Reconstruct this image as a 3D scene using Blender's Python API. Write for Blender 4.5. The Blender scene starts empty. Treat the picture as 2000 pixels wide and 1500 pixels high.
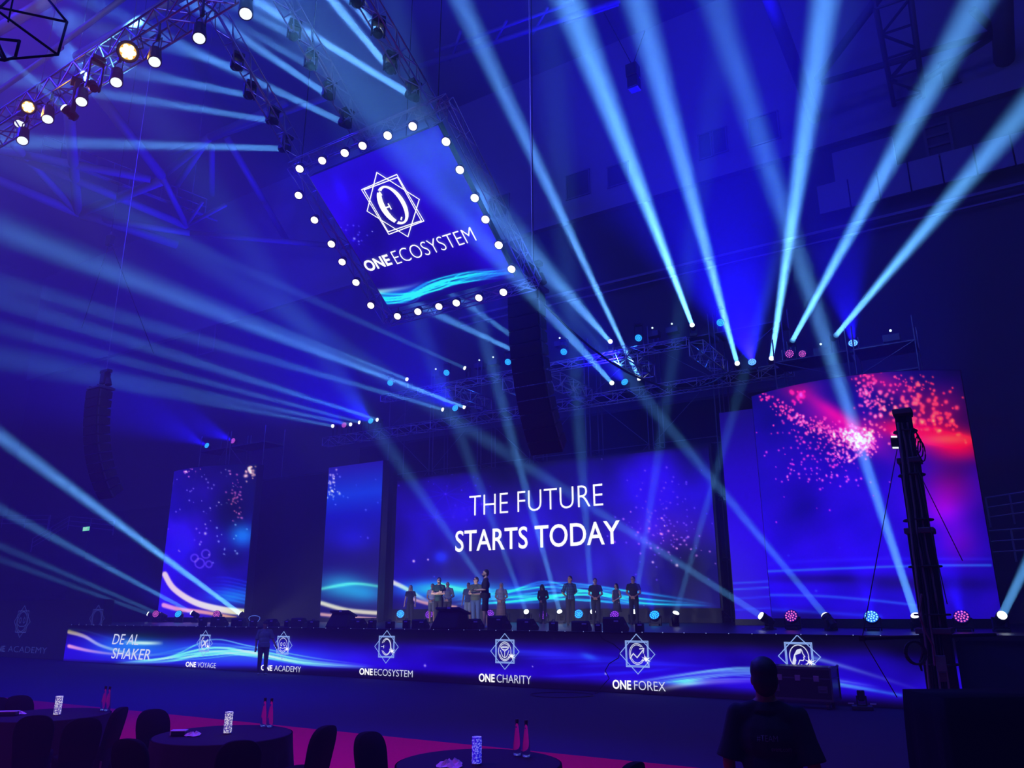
import bpy, bmesh, random
import numpy as np
from math import sin, cos, pi, radians, sqrt, atan2, hypot
from mathutils import Vector, Matrix

random.seed(7)
rng = np.random.default_rng(11)
SC = bpy.context.scene
COL = SC.collection

# ------------------------------------------------------------------ camera
FPX, CX, CY = 1520.0, 1000.0, 750.0          # focal length and centre in a 2000 x 1500 frame
YAW, PITCH, ROLL, CAM_H = radians(32.324), radians(16.052), radians(-0.257), 2.15
FWD = np.array([-sin(YAW) * cos(PITCH), cos(YAW) * cos(PITCH), sin(PITCH)])
_r = np.array([cos(YAW), sin(YAW), 0.0])
_u = np.cross(_r, FWD)
RGT = _r * cos(ROLL) + _u * sin(ROLL)
UPV = -_r * sin(ROLL) + _u * cos(ROLL)
CAM = np.array([0.0, 0.0, CAM_H])
cam_data = bpy.data.cameras.new('camera')
cam_data.sensor_width = 36
cam_data.lens = 36 * FPX / 2000
cam_data.clip_end = 400
cam = bpy.data.objects.new('camera', cam_data)
COL.objects.link(cam)
_m = Matrix((tuple(RGT), tuple(UPV), tuple(-FWD))).transposed().to_4x4()
_m.translation = Vector(CAM)
cam.matrix_world = _m
SC.camera = cam

# ------------------------------------------------------------------ haze, exposure, render limits
HAZE = 0.0065
world = bpy.data.worlds.new('arena_air')
SC.world = world
world.use_nodes = True
wn = world.node_tree
wn.nodes['Background'].inputs[1].default_value = 0.0
_vs = wn.nodes.new('ShaderNodeVolumeScatter')
_vs.inputs['Color'].default_value = (0.95, 0.97, 1, 1)
_vs.inputs['Density'].default_value = HAZE
wn.links.new(_vs.outputs[0], wn.nodes['World Output'].inputs['Volume'])
vw = SC.view_settings
vw.view_transform = 'Standard'
vw.look = 'None'
vw.gamma = 1
vw.use_curve_mapping = False
vw.exposure = 0.0
cy_ = SC.cycles
cy_.max_bounces = 6
cy_.diffuse_bounces = 1
cy_.glossy_bounces = 2
cy_.transmission_bounces = 5
cy_.volume_bounces = 0
cy_.transparent_max_bounces = 6
cy_.sample_clamp_indirect = 2.0
cy_.caustics_reflective = False
cy_.caustics_refractive = False


def S2L(c):
    c = np.asarray(c, float) / 255.0
    return np.where(c <= 0.04045, c / 12.92, ((c + 0.055) / 1.055) ** 2.4)


# unseen point lights added to fill the haze with blue: (position, colour, watts, radius)
BLUE = (0.008, 0.003, 1.0)
LAV = (0.02, 0.01, 1.0)
ADDED_FILL = [((-34, 2, 27), LAV, 15000, .4), ((-62, 6, 24), LAV, 5000, .4), ((-6, -4, 30), (0.10, 0.10, 1), 5200, .4),
         ((8, 8, 31), (0.10, 0.10, 1), 3200, .4)]
for i, (p, c, e, r) in enumerate(ADDED_FILL):
    l = bpy.data.lights.new('added_blue_fill', 'POINT')
    l.energy, l.color, l.shadow_soft_size = e, c, r
    o = bpy.data.objects.new('added_blue_fill', l)
    o.location = p
    COL.objects.link(o)


# wide lavender light added unseen beyond the left edge to tint the upper haze
_l = bpy.data.lights.new('added_roof_fill', 'SPOT')
_l.energy, _l.color, _l.spot_size, _l.spot_blend, _l.shadow_soft_size = 6000, (.22, .24, 1), radians(110), 1.0, .3
_o = bpy.data.objects.new('added_roof_fill', _l)
_o.matrix_world = Matrix.Translation((-22, 4, 13)) @ Vector((-14, 22, 18)).to_track_quat('-Z', 'Y').to_matrix().to_4x4()
COL.objects.link(_o)
# spots without fixtures, added for the people, the walker and the carpet: (position, aim, cone, watts, colour)
ADDED_SPOTS = [((x, 21.9, 1.72), (x + .3, 28, 2.2), 66, 340, (.86, .86, 1)) for x in (-29, -25.6, -22.4, -19.2, -16.6, -12.6)]  # low behind the stage-edge boxes, added to show the people
ADDED_SPOTS += [((-19, 2, 15.5), (-15.55, 22.7, 2.5), 6, 13000, (.72, .76, 1))]  # unseen beyond the left edge, added to light the tall man
ADDED_SPOTS += [((-19, 2, 15.5), (-22.3, 19, 1), 9, 2600, (.6, .7, 1)), ((-8.5, 2.6, 9.5), (-8.5, 7.5, 0), 80, 800, (1, .02, .42))]  # one added for the walker, a magenta one added to redden the carpet
for p, aim, cone, e, c in ADDED_SPOTS:
    l = bpy.data.lights.new('added_spot', 'SPOT')
    l.energy, l.color, l.spot_size, l.spot_blend, l.shadow_soft_size = e, c, radians(cone), .45, .2
    o = bpy.data.objects.new('added_spot', l)
    o.matrix_world = Matrix.Translation(p) @ (Vector(aim) - Vector(p)).to_track_quat('-Z', 'Y').to_matrix().to_4x4()
    COL.objects.link(o)


# ------------------------------------------------------------------ pixels to places
def ray(px, py):
    return FWD + RGT * ((px - CX) / FPX) - UPV * ((py - CY) / FPX)


def on_z(px, py, z):
    d = ray(px, py)
    return Vector(CAM + d * ((z - CAM_H) / d[2]))


def on_y(px, py, y):
    d = ray(px, py)
    return Vector(CAM + d * (y / d[1]))


def at_d(px, py, depth):
    return Vector(CAM + ray(px, py) * depth)


def proj(P):
    v = np.asarray(P, float) - CAM
    z = v @ FWD
    return CX + FPX * (v @ RGT) / z, CY - FPX * (v @ UPV) / z


def stand(px, depth, z):
    """the point of height z under column px, at that distance from the camera"""
    lo, hi = 300.0, 3000.0
    for _ in range(60):
        m = (lo + hi) / 2
        P = CAM + ray(px, m) * depth
        if P[2] > z: lo = m
        else: hi = m
    return Vector(P)


# ------------------------------------------------------------------ materials
MATS = {}


def mat(name, rgb, rough=0.6, metal=0.0, vary=0.12, scale=6.0, emit=None, estr=1.0, bump=0.0, spec=0.5, trans=0.0):
    if name in MATS: return MATS[name]
    m = bpy.data.materials.new(name)
    m.use_nodes = True
    nt = m.node_tree
    b = nt.nodes['Principled BSDF']
    b.inputs['Roughness'].default_value = rough
    b.inputs['Metallic'].default_value = metal
    b.inputs['Specular IOR Level'].default_value = spec
    b.inputs['Transmission Weight'].default_value = trans
    tc = nt.nodes.new('ShaderNodeTexCoord')
    nz = nt.nodes.new('ShaderNodeTexNoise')
    nz.inputs['Scale'].default_value = scale
    nz.inputs['Detail'].default_value = 3
    nt.links.new(tc.outputs['Object'], nz.inputs['Vector'])
    mx = nt.nodes.new('ShaderNodeMix')
    mx.data_type = 'RGBA'
    lo = tuple(max(0, c * (1 - vary)) for c in rgb) + (1,)
    hi = tuple(min(1, c * (1 + vary)) for c in rgb) + (1,)
    mx.inputs[6].default_value, mx.inputs[7].default_value = lo, hi
    nt.links.new(nz.outputs['Fac'], mx.inputs[0])
    nt.links.new(mx.outputs[2], b.inputs['Base Color'])
    if bump:
        bp = nt.nodes.new('ShaderNodeBump')
        bp.inputs['Strength'].default_value = bump
        nt.links.new(nz.outputs['Fac'], bp.inputs['Height'])
        nt.links.new(bp.outputs[0], b.inputs['Normal'])
    if emit:
        b.inputs['Emission Color'].default_value = tuple(emit) + (1,)
        b.inputs['Emission Strength'].default_value = estr
        m.cycles.emission_sampling = 'NONE'
    MATS[name] = m
    return m


def srgb(name, r, g, b, **k):
    return mat(name, tuple(S2L((r, g, b))), **k)


def glow(name, r, g, b, s=1.0):
    return mat(name, (0.02, 0.02, 0.02), rough=0.3, emit=tuple(S2L((r, g, b))), estr=s)


def screen_material():
    m = bpy.data.materials.new('led_display')
    m.use_nodes = True
    nt = m.node_tree
    b = nt.nodes['Principled BSDF']
    b.inputs['Base Color'].default_value = (0.01, 0.01, 0.012, 1)
    b.inputs['Roughness'].default_value = 0.5
    a = nt.nodes.new('ShaderNodeAttribute')
    a.attribute_name = 'display'
    nt.links.new(a.outputs['Color'], b.inputs['Emission Color'])
    b.inputs['Emission Strength'].default_value = 1.0
    m.cycles.emission_sampling = 'NONE'
    return m


LED = screen_material()
BLACK = srgb('black_metal', 44, 44, 50, rough=0.45)
BLACKP = srgb('black_plastic', 38, 38, 44, rough=0.5)
CLOTH = srgb('black_cloth', 40, 38, 44, rough=0.9, bump=0.1)
ALU = srgb('aluminium', 200, 200, 205, rough=0.35, metal=0.8)
STEEL = srgb('painted_steel', 165, 165, 175, rough=0.6)
DARKSTEEL = srgb('dark_steel', 95, 95, 105, rough=0.5, metal=0.5)
WHITE_GLOW = glow('white_lettering', 255, 255, 255, 1.25)
LENS = glow('beam_lens', 240, 252, 255, 2.5)


# ------------------------------------------------------------------ mesh builder
class MB:
    def __init__(s):
        s.v, s.f = [], []

    def add(s, vs, fs):
        n = len(s.v)
        s.v.extend([tuple(v) for v in vs])
        s.f.extend([tuple(i + n for i in f) for f in fs])
        return s

    def box(s, c, size, M=None, b=0.0):
        x, y, z = size[0] / 2, size[1] / 2, size[2] / 2
        if b <= 0:
            vs = [Vector((i * x, j * y, k * z)) for k in (-1, 1) for j in (-1, 1) for i in (-1, 1)]
            fs = [(0, 2, 3, 1), (4, 5, 7, 6), (0, 1, 5, 4), (2, 6, 7, 3), (0, 4, 6, 2), (1, 3, 7, 5)]
        else:
            bm = bmesh.new()
            bmesh.ops.create_cube(bm, size=1.0)
            for v in bm.verts: v.co = Vector((v.co.x * 2 * x, v.co.y * 2 * y, v.co.z * 2 * z))
            bmesh.ops.bevel(bm, geom=bm.edges[:], offset=b, segments=2, affect='EDGES', profile=0.5)
            bm.verts.index_update()
            vs = [v.co.copy() for v in bm.verts]
            fs = [[v.index for v in f.verts] for f in bm.faces]
            bm.free()
        if M is not None: vs = [M @ v for v in vs]
        c = Vector(c)
        return s.add([v + c for v in vs], fs)

    def cyl(s, p0, p1, r0, r1=None, n=10, caps=True):
        p0, p1 = Vector(p0), Vector(p1)
        r1 = r0 if r1 is None else r1
        d = p1 - p0
        if d.length < 1e-7: return s
        q = d.to_track_quat('Z', 'Y')
        vs = []
        for p, r in ((p0, r0), (p1, r1)):
            for i in range(n):
                a = 2 * pi * i / n
                vs.append(p + q @ Vector((r * cos(a), r * sin(a), 0)))
        fs = [(i, (i + 1) % n, n + (i + 1) % n, n + i) for i in range(n)]
        if caps: fs += [tuple(range(n - 1, -1, -1)), tuple(range(n, 2 * n))]
        return s.add(vs, fs)

    def tube(s, pts, r, n=6):
        pts = [Vector(p) for p in pts]
        vs, fs = [], []
        up = Vector((0, 0, 1))
        for i, p in enumerate(pts):
            d = (pts[min(i + 1, len(pts) - 1)] - pts[max(i - 1, 0)])
            q = d.to_track_quat('Z', 'Y')
            for k in range(n):
                a = 2 * pi * k / n
                vs.append(p + q @ Vector((r * cos(a), r * sin(a), 0)))
        for i in range(len(pts) - 1):
            for k in range(n):
                fs.append((i * n + k, i * n + (k + 1) % n, (i + 1) * n + (k + 1) % n, (i + 1) * n + k))
        fs += [tuple(range(n - 1, -1, -1)), tuple(range((len(pts) - 1) * n, len(pts) * n))]
        return s.add(vs, fs)

    def lathe(s, prof, n=20, M=None, c=(0, 0, 0)):
        vs, fs = [], []
        for r, z in prof:
            for k in range(n):
                a = 2 * pi * k / n
                vs.append(Vector((r * cos(a), r * sin(a), z)))
        m = len(prof)
        for i in range(m - 1):
            for k in range(n):
                fs.append((i * n + k, i * n + (k + 1) % n, (i + 1) * n + (k + 1) % n, (i + 1) * n + k))
        fs += [tuple(range(n - 1, -1, -1)), tuple(range((m - 1) * n, m * n))]
        if M is not None: vs = [M @ v for v in vs]
        c = Vector(c)
        return s.add([v + c for v in vs], fs)

    def ball(s, c, r, M=None, n=12, m=8):
        if not hasattr(r, '__len__'): r = (r, r, r)
        vs, fs = [], []
        for i in range(m + 1):
            t = pi * i / m
            t = min(max(t, 0.02), pi - 0.02)
            for k in range(n):
                a = 2 * pi * k / n
                vs.append(Vector((r[0] * sin(t) * cos(a), r[1] * sin(t) * sin(a), -r[2] * cos(t))))
        for i in range(m):
            for k in range(n):
                fs.append((i * n + k, i * n + (k + 1) % n, (i + 1) * n + (k + 1) % n, (i + 1) * n + k))
        fs += [tuple(range(n - 1, -1, -1)), tuple(range(m * n, (m + 1) * n))]
        if M is not None: vs = [M @ v for v in vs]
        c = Vector(c)
        return s.add([v + c for v in vs], fs)

    def limb(s, p0, p1, r0, r1, n=10):
        """tapered bar with round ends"""
        s.cyl(p0, p1, r0, r1, n)
        s.ball(p0, r0, n=n, m=6)
        return s.ball(p1, r1, n=n, m=6)

    def prism(s, outline, y0, y1):
        """outline in x,z extruded along y"""
        n = len(outline)
        vs = [Vector((x, y0, z)) for x, z in outline] + [Vector((x, y1, z)) for x, z in outline]
        fs = [(i, (i + 1) % n, n + (i + 1) % n, n + i) for i in range(n)]
        fs += [tuple(range(n - 1, -1, -1)), tuple(range(n, 2 * n))]
        return s.add(vs, fs)

    def build(s, name, m, parent=None, smooth=False, loc=None, rot=None):
        me = bpy.data.meshes.new(name)
        me.from_pydata(s.v, [], s.f)
        if isinstance(m, (list, tuple)):
            for q in m: me.materials.append(q)
        elif m: me.materials.append(m)
        if smooth: me.polygons.foreach_set('use_smooth', [True] * len(me.polygons))
        bm = bmesh.new()
        bm.from_mesh(me)
        bmesh.ops.recalc_face_normals(bm, faces=bm.faces)
        bm.to_mesh(me)
        bm.free()
        o = bpy.data.objects.new(name, me)
        COL.objects.link(o)
        if parent: o.parent = parent
        if loc is not None: o.location = loc
        if rot is not None: o.rotation_mode = 'QUATERNION'; o.rotation_quaternion = rot
        return o


def tag(o, label=None, cat=None, group=None, kind=None):
    if label: o['label'] = label
    if cat: o['category'] = cat
    if group: o['group'] = group
    if kind: o['kind'] = kind
    return o


def thing(name, label, cat, loc=(0, 0, 0), rz=0.0, group=None):
    o = bpy.data.objects.new(name, None)
    o.empty_display_size = 0.2
    COL.objects.link(o)
    o.location = loc
    o.rotation_euler = (0, 0, rz)
    return tag(o, label, cat, group)


KIDS = {}


def dup(o, parent=None):
    c = o.copy()
    COL.objects.link(c)
    if parent: c.parent = parent
    for ch in list(o.children):
        dup(ch, c)
    return c


def struct(name, mb, m, **k):
    return tag(mb.build(name, m, **k), kind='structure')


ORD = ['first', 'second', 'third', 'fourth', 'fifth', 'sixth', 'seventh', 'eighth', 'ninth', 'tenth', 'eleventh', 'twelfth']

# ------------------------------------------------------------------ the hall
X0, X1, Y0, Y1, ZC = -95.0, 30.0, -16.0, 44.0, 41.0
CARPET_BLUE = srgb('blue_carpet', 58, 56, 88, rough=0.95, vary=0.18, scale=40, bump=0.05, spec=0.1)
CARPET_PINK = mat('magenta_carpet', (0.95, 0.003, 0.085), rough=0.95, vary=0.12, scale=30, spec=0.1)
WALLP = srgb('wall_paint', 150, 150, 165, rough=0.85, vary=0.06, scale=0.4)
WALLD = srgb('wall_dark_panel', 70, 70, 86, rough=0.8, scale=0.4)
ROOFM = srgb('roof_sheet', 120, 120, 140, rough=0.9, vary=0.06, scale=0.3)
STANDM = srgb('stand_concrete', 60, 60, 72, rough=0.9, scale=1.0)

struct('floor', MB().box(((X0 + X1) / 2, (Y0 + Y1) / 2, -0.1), (X1 - X0, Y1 - Y0, 0.2)), CARPET_BLUE)
struct('ceiling', MB().box(((X0 + X1) / 2, (Y0 + Y1) / 2, ZC + 0.2), (X1 - X0, Y1 - Y0, 0.4)), ROOFM)
struct('wall_left', MB().box((X0 - 0.2, (Y0 + Y1) / 2, ZC / 2), (0.4, Y1 - Y0, ZC)), WALLD)
struct('wall_right', MB().box((X1 + 0.2, (Y0 + Y1) / 2, ZC / 2), (0.4, Y1 - Y0, ZC)), WALLD)
struct('wall_rear', MB().box(((X0 + X1) / 2, Y0 - 0.2, ZC / 2), (X1 - X0, 0.4, ZC)), WALLD)

# back wall: lower dark part, recessed band, pale upper part with recesses
ZL = (on_y(1500, 325, Y1)).z                 # underside of the pale upper wall
struct('wall_back', MB().box(((X0 + X1) / 2, Y1 + 0.3, ZC / 2), (X1 - X0, 0.6, ZC)), WALLD)
up = MB()
wins = []
for (x0, y0, x1, y1) in [(1107, 338, 1152, 385), (1188, 322, 1228, 362), (1366, 262, 1390, 310), (1394, 252, 1420, 300), (1464, 226, 1522, 280),
                         (1838, 118, 1872, 168), (955, 385, 995, 425), (390, 640, 420, 690)]:
    a, b = on_y(x0, (y0 + y1) / 2, Y1 - 0.5), on_y(x1, (y0 + y1) / 2, Y1 - 0.5)
    t, d = on_y((x0 + x1) / 2, y0, Y1 - 0.5).z, on_y((x0 + x1) / 2, y1, Y1 - 0.5).z
    wins.append((a.x, b.x, d, t))
up.box(((X0 + X1) / 2, Y1 - 0.25, (ZL + ZC) / 2), (X1 - X0, 0.5, ZC - ZL))
struct('wall_back_upper', up, WALLP)
for i, (xa, xb, za, zb) in enumerate(wins):
    w = MB()
    w.box(((xa + xb) / 2, Y1 - 0.53, (za + zb) / 2), (xb - xa, 0.06, zb - za))
    o = struct('window_%d' % (i + 1), w, WALLD)
    fr = MB()
    for s_ in (za, zb): fr.box(((xa + xb) / 2, Y1 - 0.58, s_), (xb - xa + .16, 0.1, 0.08))
    for s_ in (xa, xb): fr.box((s_, Y1 - 0.58, (za + zb) / 2), (.08, 0.1, zb - za))
    tag(fr.build('window_frame', ROOFM, parent=o))
# parapet of pale panels in front of the dark band, with a rail line below
par_t, par_b = on_y(1750, 324, Y1 - 1).z, on_y(1750, 382, Y1 - 1).z
xs = [on_y(p, 350, Y1 - 1).x for p in (1592, 1655, 1714, 1777, 1843, 1912, 1990, 2070)]
p = MB()
for a, b in zip(xs, xs[1:]): p.box(((a + b) / 2, Y1 - 1, (par_t + par_b) / 2), (b - a - 0.08, 0.12, par_t - par_b))
struct('trim_1', p, WALLP)
zr = on_y(1750, 412, Y1 - 1).z
struct('trim_2', MB().box((-10, Y1 - 0.6, zr), (44, 0.25, 0.16)).box((-10, Y1 - 0.4, zr - 0.5), (44, 0.15, 0.1)), WALLP)
a = on_y(1626, 318, Y1 - 1); b = on_y(1750, 318, Y1 - 1)
struct('trim_3', MB().box(((a.x + b.x) / 2, Y1 - .6, par_t + 1.0), (b.x - a.x, 0.5, 1.9)), WALLP)

# stands left and right of the stage, dark
g = MB()
for k in range(9):
    g.box((-72, 27.5 + k * 1.7, 0.9 + k * 0.55), (34, 1.72, 1.8 + k * 1.1))
struct('trim_4', g, STANDM)
g = MB()
for k in range(8):
    g.box((16, 30 + k * 1.7, 1.2 + k * 0.55), (26, 1.72, 2.4 + k * 1.1))
struct('trim_5', g, STANDM)


def railing(pts, label, posts=4):
    t = thing('railing', label, 'railing', pts[0], group=None)
    o = Vector(pts[0])
    q = [Vector(p) - o for p in pts]
    for h in (1.05, 0.7, 0.35):
        MB().tube([p + Vector((0, 0, h)) for p in q], 0.035).build('rail', STEEL, t)
    for i in range(len(q) - 1):
        for k in range(posts + (1 if i == len(q) - 2 else 0)):
            p = q[i].lerp(q[i + 1], k / posts)
            MB().cyl(p, p + Vector((0, 0, 1.08)), 0.035, n=6).build('post', STEEL, t)
    return t


railing([on_y(-40, 1030, 34), on_y(95, 1032, 34), on_y(92, 1034, 36)], 'grey steel railing of the dark stand beside the left edge of the frame', 3)
railing([on_y(60, 1078, 33), on_y(132, 1035, 33.5), on_y(220, 1045, 33.5)], 'sloping steel handrail beside the green exit sign', 2)
railing([on_y(1935, 1030, 33), on_y(2080, 1010, 33)], 'steel railing of the dark stand right of the large curved screen, upper one', 3)
railing([on_y(1940, 1100, 31), on_y(2080, 1092, 31)], 'steel railing of the dark stand right of the large curved screen, lower one', 3)

# magenta carpet over the front part of the floor
a, b = on_z(72, 1370, 0), on_z(1300, 1495, 0)
dx = (b - a).normalized()
pa, pb = a - dx * 30, b + dx * 12
tag(MB().prism([(pa.x, pa.y), (pb.x, pb.y), (pb.x, -14), (pa.x, -14)], 0, 0.012).build('carpet', CARPET_PINK),
    'magenta carpet laid under the banquet tables', 'carpet', kind='structure')
_c = bpy.data.objects['carpet']
for v in _c.data.vertices:
    x, y, z = v.co
    v.co = (x, z, 0.001 + y)

# ------------------------------------------------------------------ stage
YS, HS = 19.9, 1.513
STAGEM = srgb('stage_floor', 34, 34, 42, rough=0.35, scale=3)
DRAPE = srgb('black_drape', 34, 34, 52, rough=0.95, vary=0.2, scale=1.2)
XL, XR = -35.8, -1.39
st = thing('stage', 'long black concert stage with a bright blue display front', 'stage', ((XL + XR) / 2, YS, 0))
ox = (XL + XR) / 2
MB().prism([(-17.2, 0), (17.2, 0), (17.2, 1.4), (22.5, 1.4), (22.5, 16.2), (-22.5, 16.2), (-22.5, 1.4), (-17.2, 1.4)], 0, .12).build('stage_deck', STAGEM, st)
MB().prism([(-17.1, .1), (17.1, .1), (17.1, 1.5), (22.4, 1.5), (22.4, 16.1), (-22.4, 16.1), (-22.4, 1.5), (-17.1, 1.5)], 0, HS - .12).build('stage_skirt', DRAPE, st)
for _n, _z in (('stage_deck', HS - .12), ('stage_skirt', 0)):
    for v in bpy.data.objects[_n].data.vertices:
        x, y, z = v.co
        v.co = (x, z, _z + y)


def grid(name, P, nu, nv, paint, parent=None, base=(0, 0, 0)):
    """LED display surface: a fine grid whose colours are the picture it shows"""
    u, v = np.meshgrid(np.linspace(0, 1, nu), np.linspace(0, 1, nv))
    x, y, z = P(u.ravel(), v.ravel())
    W = np.stack([x + 0 * u.ravel(), y + 0 * u.ravel(), z + 0 * u.ravel()], 1)
    d = W - CAM
    zz = d @ FWD
    X = CX + FPX * (d @ RGT) / zz
    Y = CY - FPX * (d @ UPV) / zz
    col = np.clip(paint(X, Y, u.ravel(), v.ravel()), 0, 255)
    idx = np.arange(nu * nv).reshape(nv, nu)
    q = np.stack([idx[:-1, :-1].ravel(), idx[:-1, 1:].ravel(), idx[1:, 1:].ravel(), idx[1:, :-1].ravel()], 1)
    me = bpy.data.meshes.new(name)
    me.from_pydata((W - np.array(base)).tolist(), [], q.tolist())
    at = me.color_attributes.new('display', 'FLOAT_COLOR', 'POINT')
    lin = np.ones((nu * nv, 4), np.float32)
    lin[:, :3] = S2L(col)
    at.data.foreach_set('color', lin.ravel())
    me.materials.append(LED)
    me.polygons.foreach_set('use_smooth', [True] * len(me.polygons))
    o = bpy.data.objects.new(name, me)
    COL.objects.link(o)
    if parent: o.parent = parent
    return o


def blob(X, Y, x, y, rx, ry, col, rot=0.0):
    c, s = cos(radians(rot)), sin(radians(rot))
    dx, dy = X - x, Y - y
    a, b = (dx * c + dy * s) / rx, (-dx * s + dy * c) / ry
    return np.exp(-(a * a + b * b))[:, None] * np.array(col, float)


def ribbon(X, Y, pts, w, col, soft=2.0, w1=None, fade=None):
    """a curved bright band through the points; w may taper to w1"""
    p = np.array(pts, float)
    n = 36
    t = np.linspace(0, len(p) - 1, n)
    i = np.clip(t.astype(int), 0, len(p) - 2)
    f = (t - i)[:, None]
    p0, p1, p2, p3 = p[np.maximum(i - 1, 0)], p[i], p[i + 1], p[np.minimum(i + 2, len(p) - 1)]
    c = 0.5 * (2 * p1 + (p2 - p0) * f + (2 * p0 - 5 * p1 + 4 * p2 - p3) * f ** 2 + (3 * p1 - p0 - 3 * p2 + p3) * f ** 3)
    ws = np.linspace(w, w if w1 is None else w1, n)
    best = np.full(X.shape, 1e9)
    par = np.zeros(X.shape)
    for k in range(n - 1):
        a, b = c[k], c[k + 1]
        ab = b - a
        L = ab @ ab + 1e-9
        tt = np.clip(((X - a[0]) * ab[0] + (Y - a[1]) * ab[1]) / L, 0, 1)
        d = np.hypot(X - a[0] - tt * ab[0], Y - a[1] - tt * ab[1]) - (ws[k] + (ws[k + 1] - ws[k]) * tt) / 2
        m = d < best
        best = np.where(m, d, best)
        par = np.where(m, (k + tt) / (n - 1), par)
    al = 1 / (1 + np.exp(np.clip(best / (soft * 0.17), -30, 30)))
    if fade == 'end': al = al * (1 - par)
    if fade == 'both': al = al * np.sin(pi * np.clip(par, 0.0, 1))
    if fade == 'start': al = al * par
    return al[:, None] * np.array(col, float)


def streams(X, Y, pts, amp, n, w, col, seed, soft=1.8):
    """n loosely parallel bright lines wandering around one curve"""
    g_ = np.random.default_rng(seed)
    out = np.zeros((X.size, 3))
    for k in range(n):
        r0 = g_.uniform(-1, 1)
        q = [(x + g_.uniform(-14, 14), y + a_ * (.6 * r0 + .4 * g_.uniform(-1, 1))) for (x, y), a_ in zip(pts, amp)]
        out += ribbon(X, Y, q, w * g_.uniform(.5, 2.2), np.array(col, float) * g_.choice([.3, .45, .7, 1.0]), soft, fade='both')
    return out


def sparks(X, Y, pts, r, col):
    out = np.zeros((X.size, 3))
    col = np.array(col, float)
    for k, (x, y) in enumerate(pts):
        rr = r * (0.6 + 0.9 * ((k * 0.618) % 1))
        m = (abs(X - x) < 4 * rr) & (abs(Y - y) < 4 * rr)
        if m.any():
            g_ = np.exp(-((X[m] - x) ** 2 + (Y[m] - y) ** 2) / (rr * rr))
            out[m] += g_[:, None] * col
    return out


def cloud(n, x, y, sx, sy, rot=0, seed=0):
    g_ = np.random.default_rng(seed)
    a = g_.normal(size=(n, 2)) * np.array([sx, sy])
    c, s = cos(radians(rot)), sin(radians(rot))
    return [(x + p * c - q * s, y + p * s + q * c) for p, q in a]


def fbm(X, Y, s, seed=0):
    g_ = np.random.default_rng(seed)
    o = np.zeros(X.shape)
    for k in range(7):
        a = g_.uniform(0, 2 * pi)
        fr = (1.6 ** (k % 4)) / s
        o += np.sin((X * cos(a) + Y * sin(a)) * fr * 2 * pi + g_.uniform(0, 6)) / (1 + k % 4)
    return o / 3.5


def vgrad(t, stops):
    ts = [s[0] for s in stops]
    c = np.array([s[1] for s in stops], float)
    return np.stack([np.interp(t, ts, c[:, k]) for k in range(3)], 1)


# ---- what the screens show
def paint_front(X, Y, u, v):
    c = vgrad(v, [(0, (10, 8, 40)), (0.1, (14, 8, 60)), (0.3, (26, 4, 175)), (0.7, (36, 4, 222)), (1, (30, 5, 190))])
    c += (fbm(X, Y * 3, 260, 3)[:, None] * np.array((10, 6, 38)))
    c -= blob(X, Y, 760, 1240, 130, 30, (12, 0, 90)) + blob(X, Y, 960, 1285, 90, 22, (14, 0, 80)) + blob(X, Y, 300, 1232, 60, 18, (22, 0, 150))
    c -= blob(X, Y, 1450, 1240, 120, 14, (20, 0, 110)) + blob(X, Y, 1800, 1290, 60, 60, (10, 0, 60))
    c += blob(X, Y, 250, 1262, 70, 22, (0, 110, 60)) + blob(X, Y, 400, 1275, 120, 22, (5, 90, 60)) + blob(X, Y, 560, 1285, 110, 18, (10, 60, 60))
    rb = lambda *a, **k: ribbon(X, Y, *a, **k)
    c += rb([(135, 1234), (165, 1243), (200, 1262), (260, 1277), (320, 1278)], 8, (228, 220, 70), 4, w1=3, fade='end')
    c += rb([(135, 1262), (180, 1272), (240, 1279), (300, 1279)], 7, (225, 160, 30), 4, w1=2, fade='end')
    c += rb([(135, 1229), (170, 1233), (230, 1252)], 3, (30, 80, 60), 4, fade='end')
    c += rb([(240, 1254), (280, 1256), (320, 1256)], 6, (210, 190, 60), 6, fade='both')
    c += streams(X, Y, [(220, 1296), (320, 1286), (410, 1268), (500, 1272), (600, 1292), (730, 1304)], (6, 14, 20, 17, 10, 5), 13, 2.4, (70, 150, 70), 3)
    for k in range(6):
        c += rb([(820 + 60 * k, 1262 + 8 * k), (950 + 60 * k, 1268 + 6 * k), (1150 + 50 * k, 1276 + 5 * k)], 3, (8, 30, 60), 8, fade='both')
    c += rb([(1050, 1322), (1150, 1318), (1250, 1312), (1330, 1304)], 3, (5, 40, 80), 8, fade='both')
    c += streams(X, Y, [(1180, 1346), (1310, 1328), (1440, 1312), (1570, 1322), (1720, 1346)], (8, 14, 17, 13, 8), 9, 3.2, (60, 130, 55), 5, 2.5)
    c += rb([(1290, 1348), (1360, 1334), (1450, 1330), (1530, 1330)], 10, (160, 190, 70), 10, w1=4, fade='end')
    c += rb([(1590, 1285), (1660, 1305), (1740, 1330), (1810, 1352)], 7, (70, 130, 50), 8, w1=4, fade='end')
    c += rb([(1560, 1320), (1660, 1340), (1760, 1358)], 4, (20, 110, 50), 8)
    c += blob(X, Y, 1340, 1332, 30, 7, (0, 120, 30)) + blob(X, Y, 1150, 1282, 16, 6, (10, 60, 40), 20)
    c += sparks(X, Y, [(1082, 1247), (1183, 1316), (505, 1262), (830, 1300), (980, 1250), (1040, 1302)], 1.6, (170, 170, 120))
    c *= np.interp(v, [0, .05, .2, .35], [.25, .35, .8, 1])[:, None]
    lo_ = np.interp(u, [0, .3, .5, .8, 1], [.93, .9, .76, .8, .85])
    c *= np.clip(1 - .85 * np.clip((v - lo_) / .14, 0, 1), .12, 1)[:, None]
    return c


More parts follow.
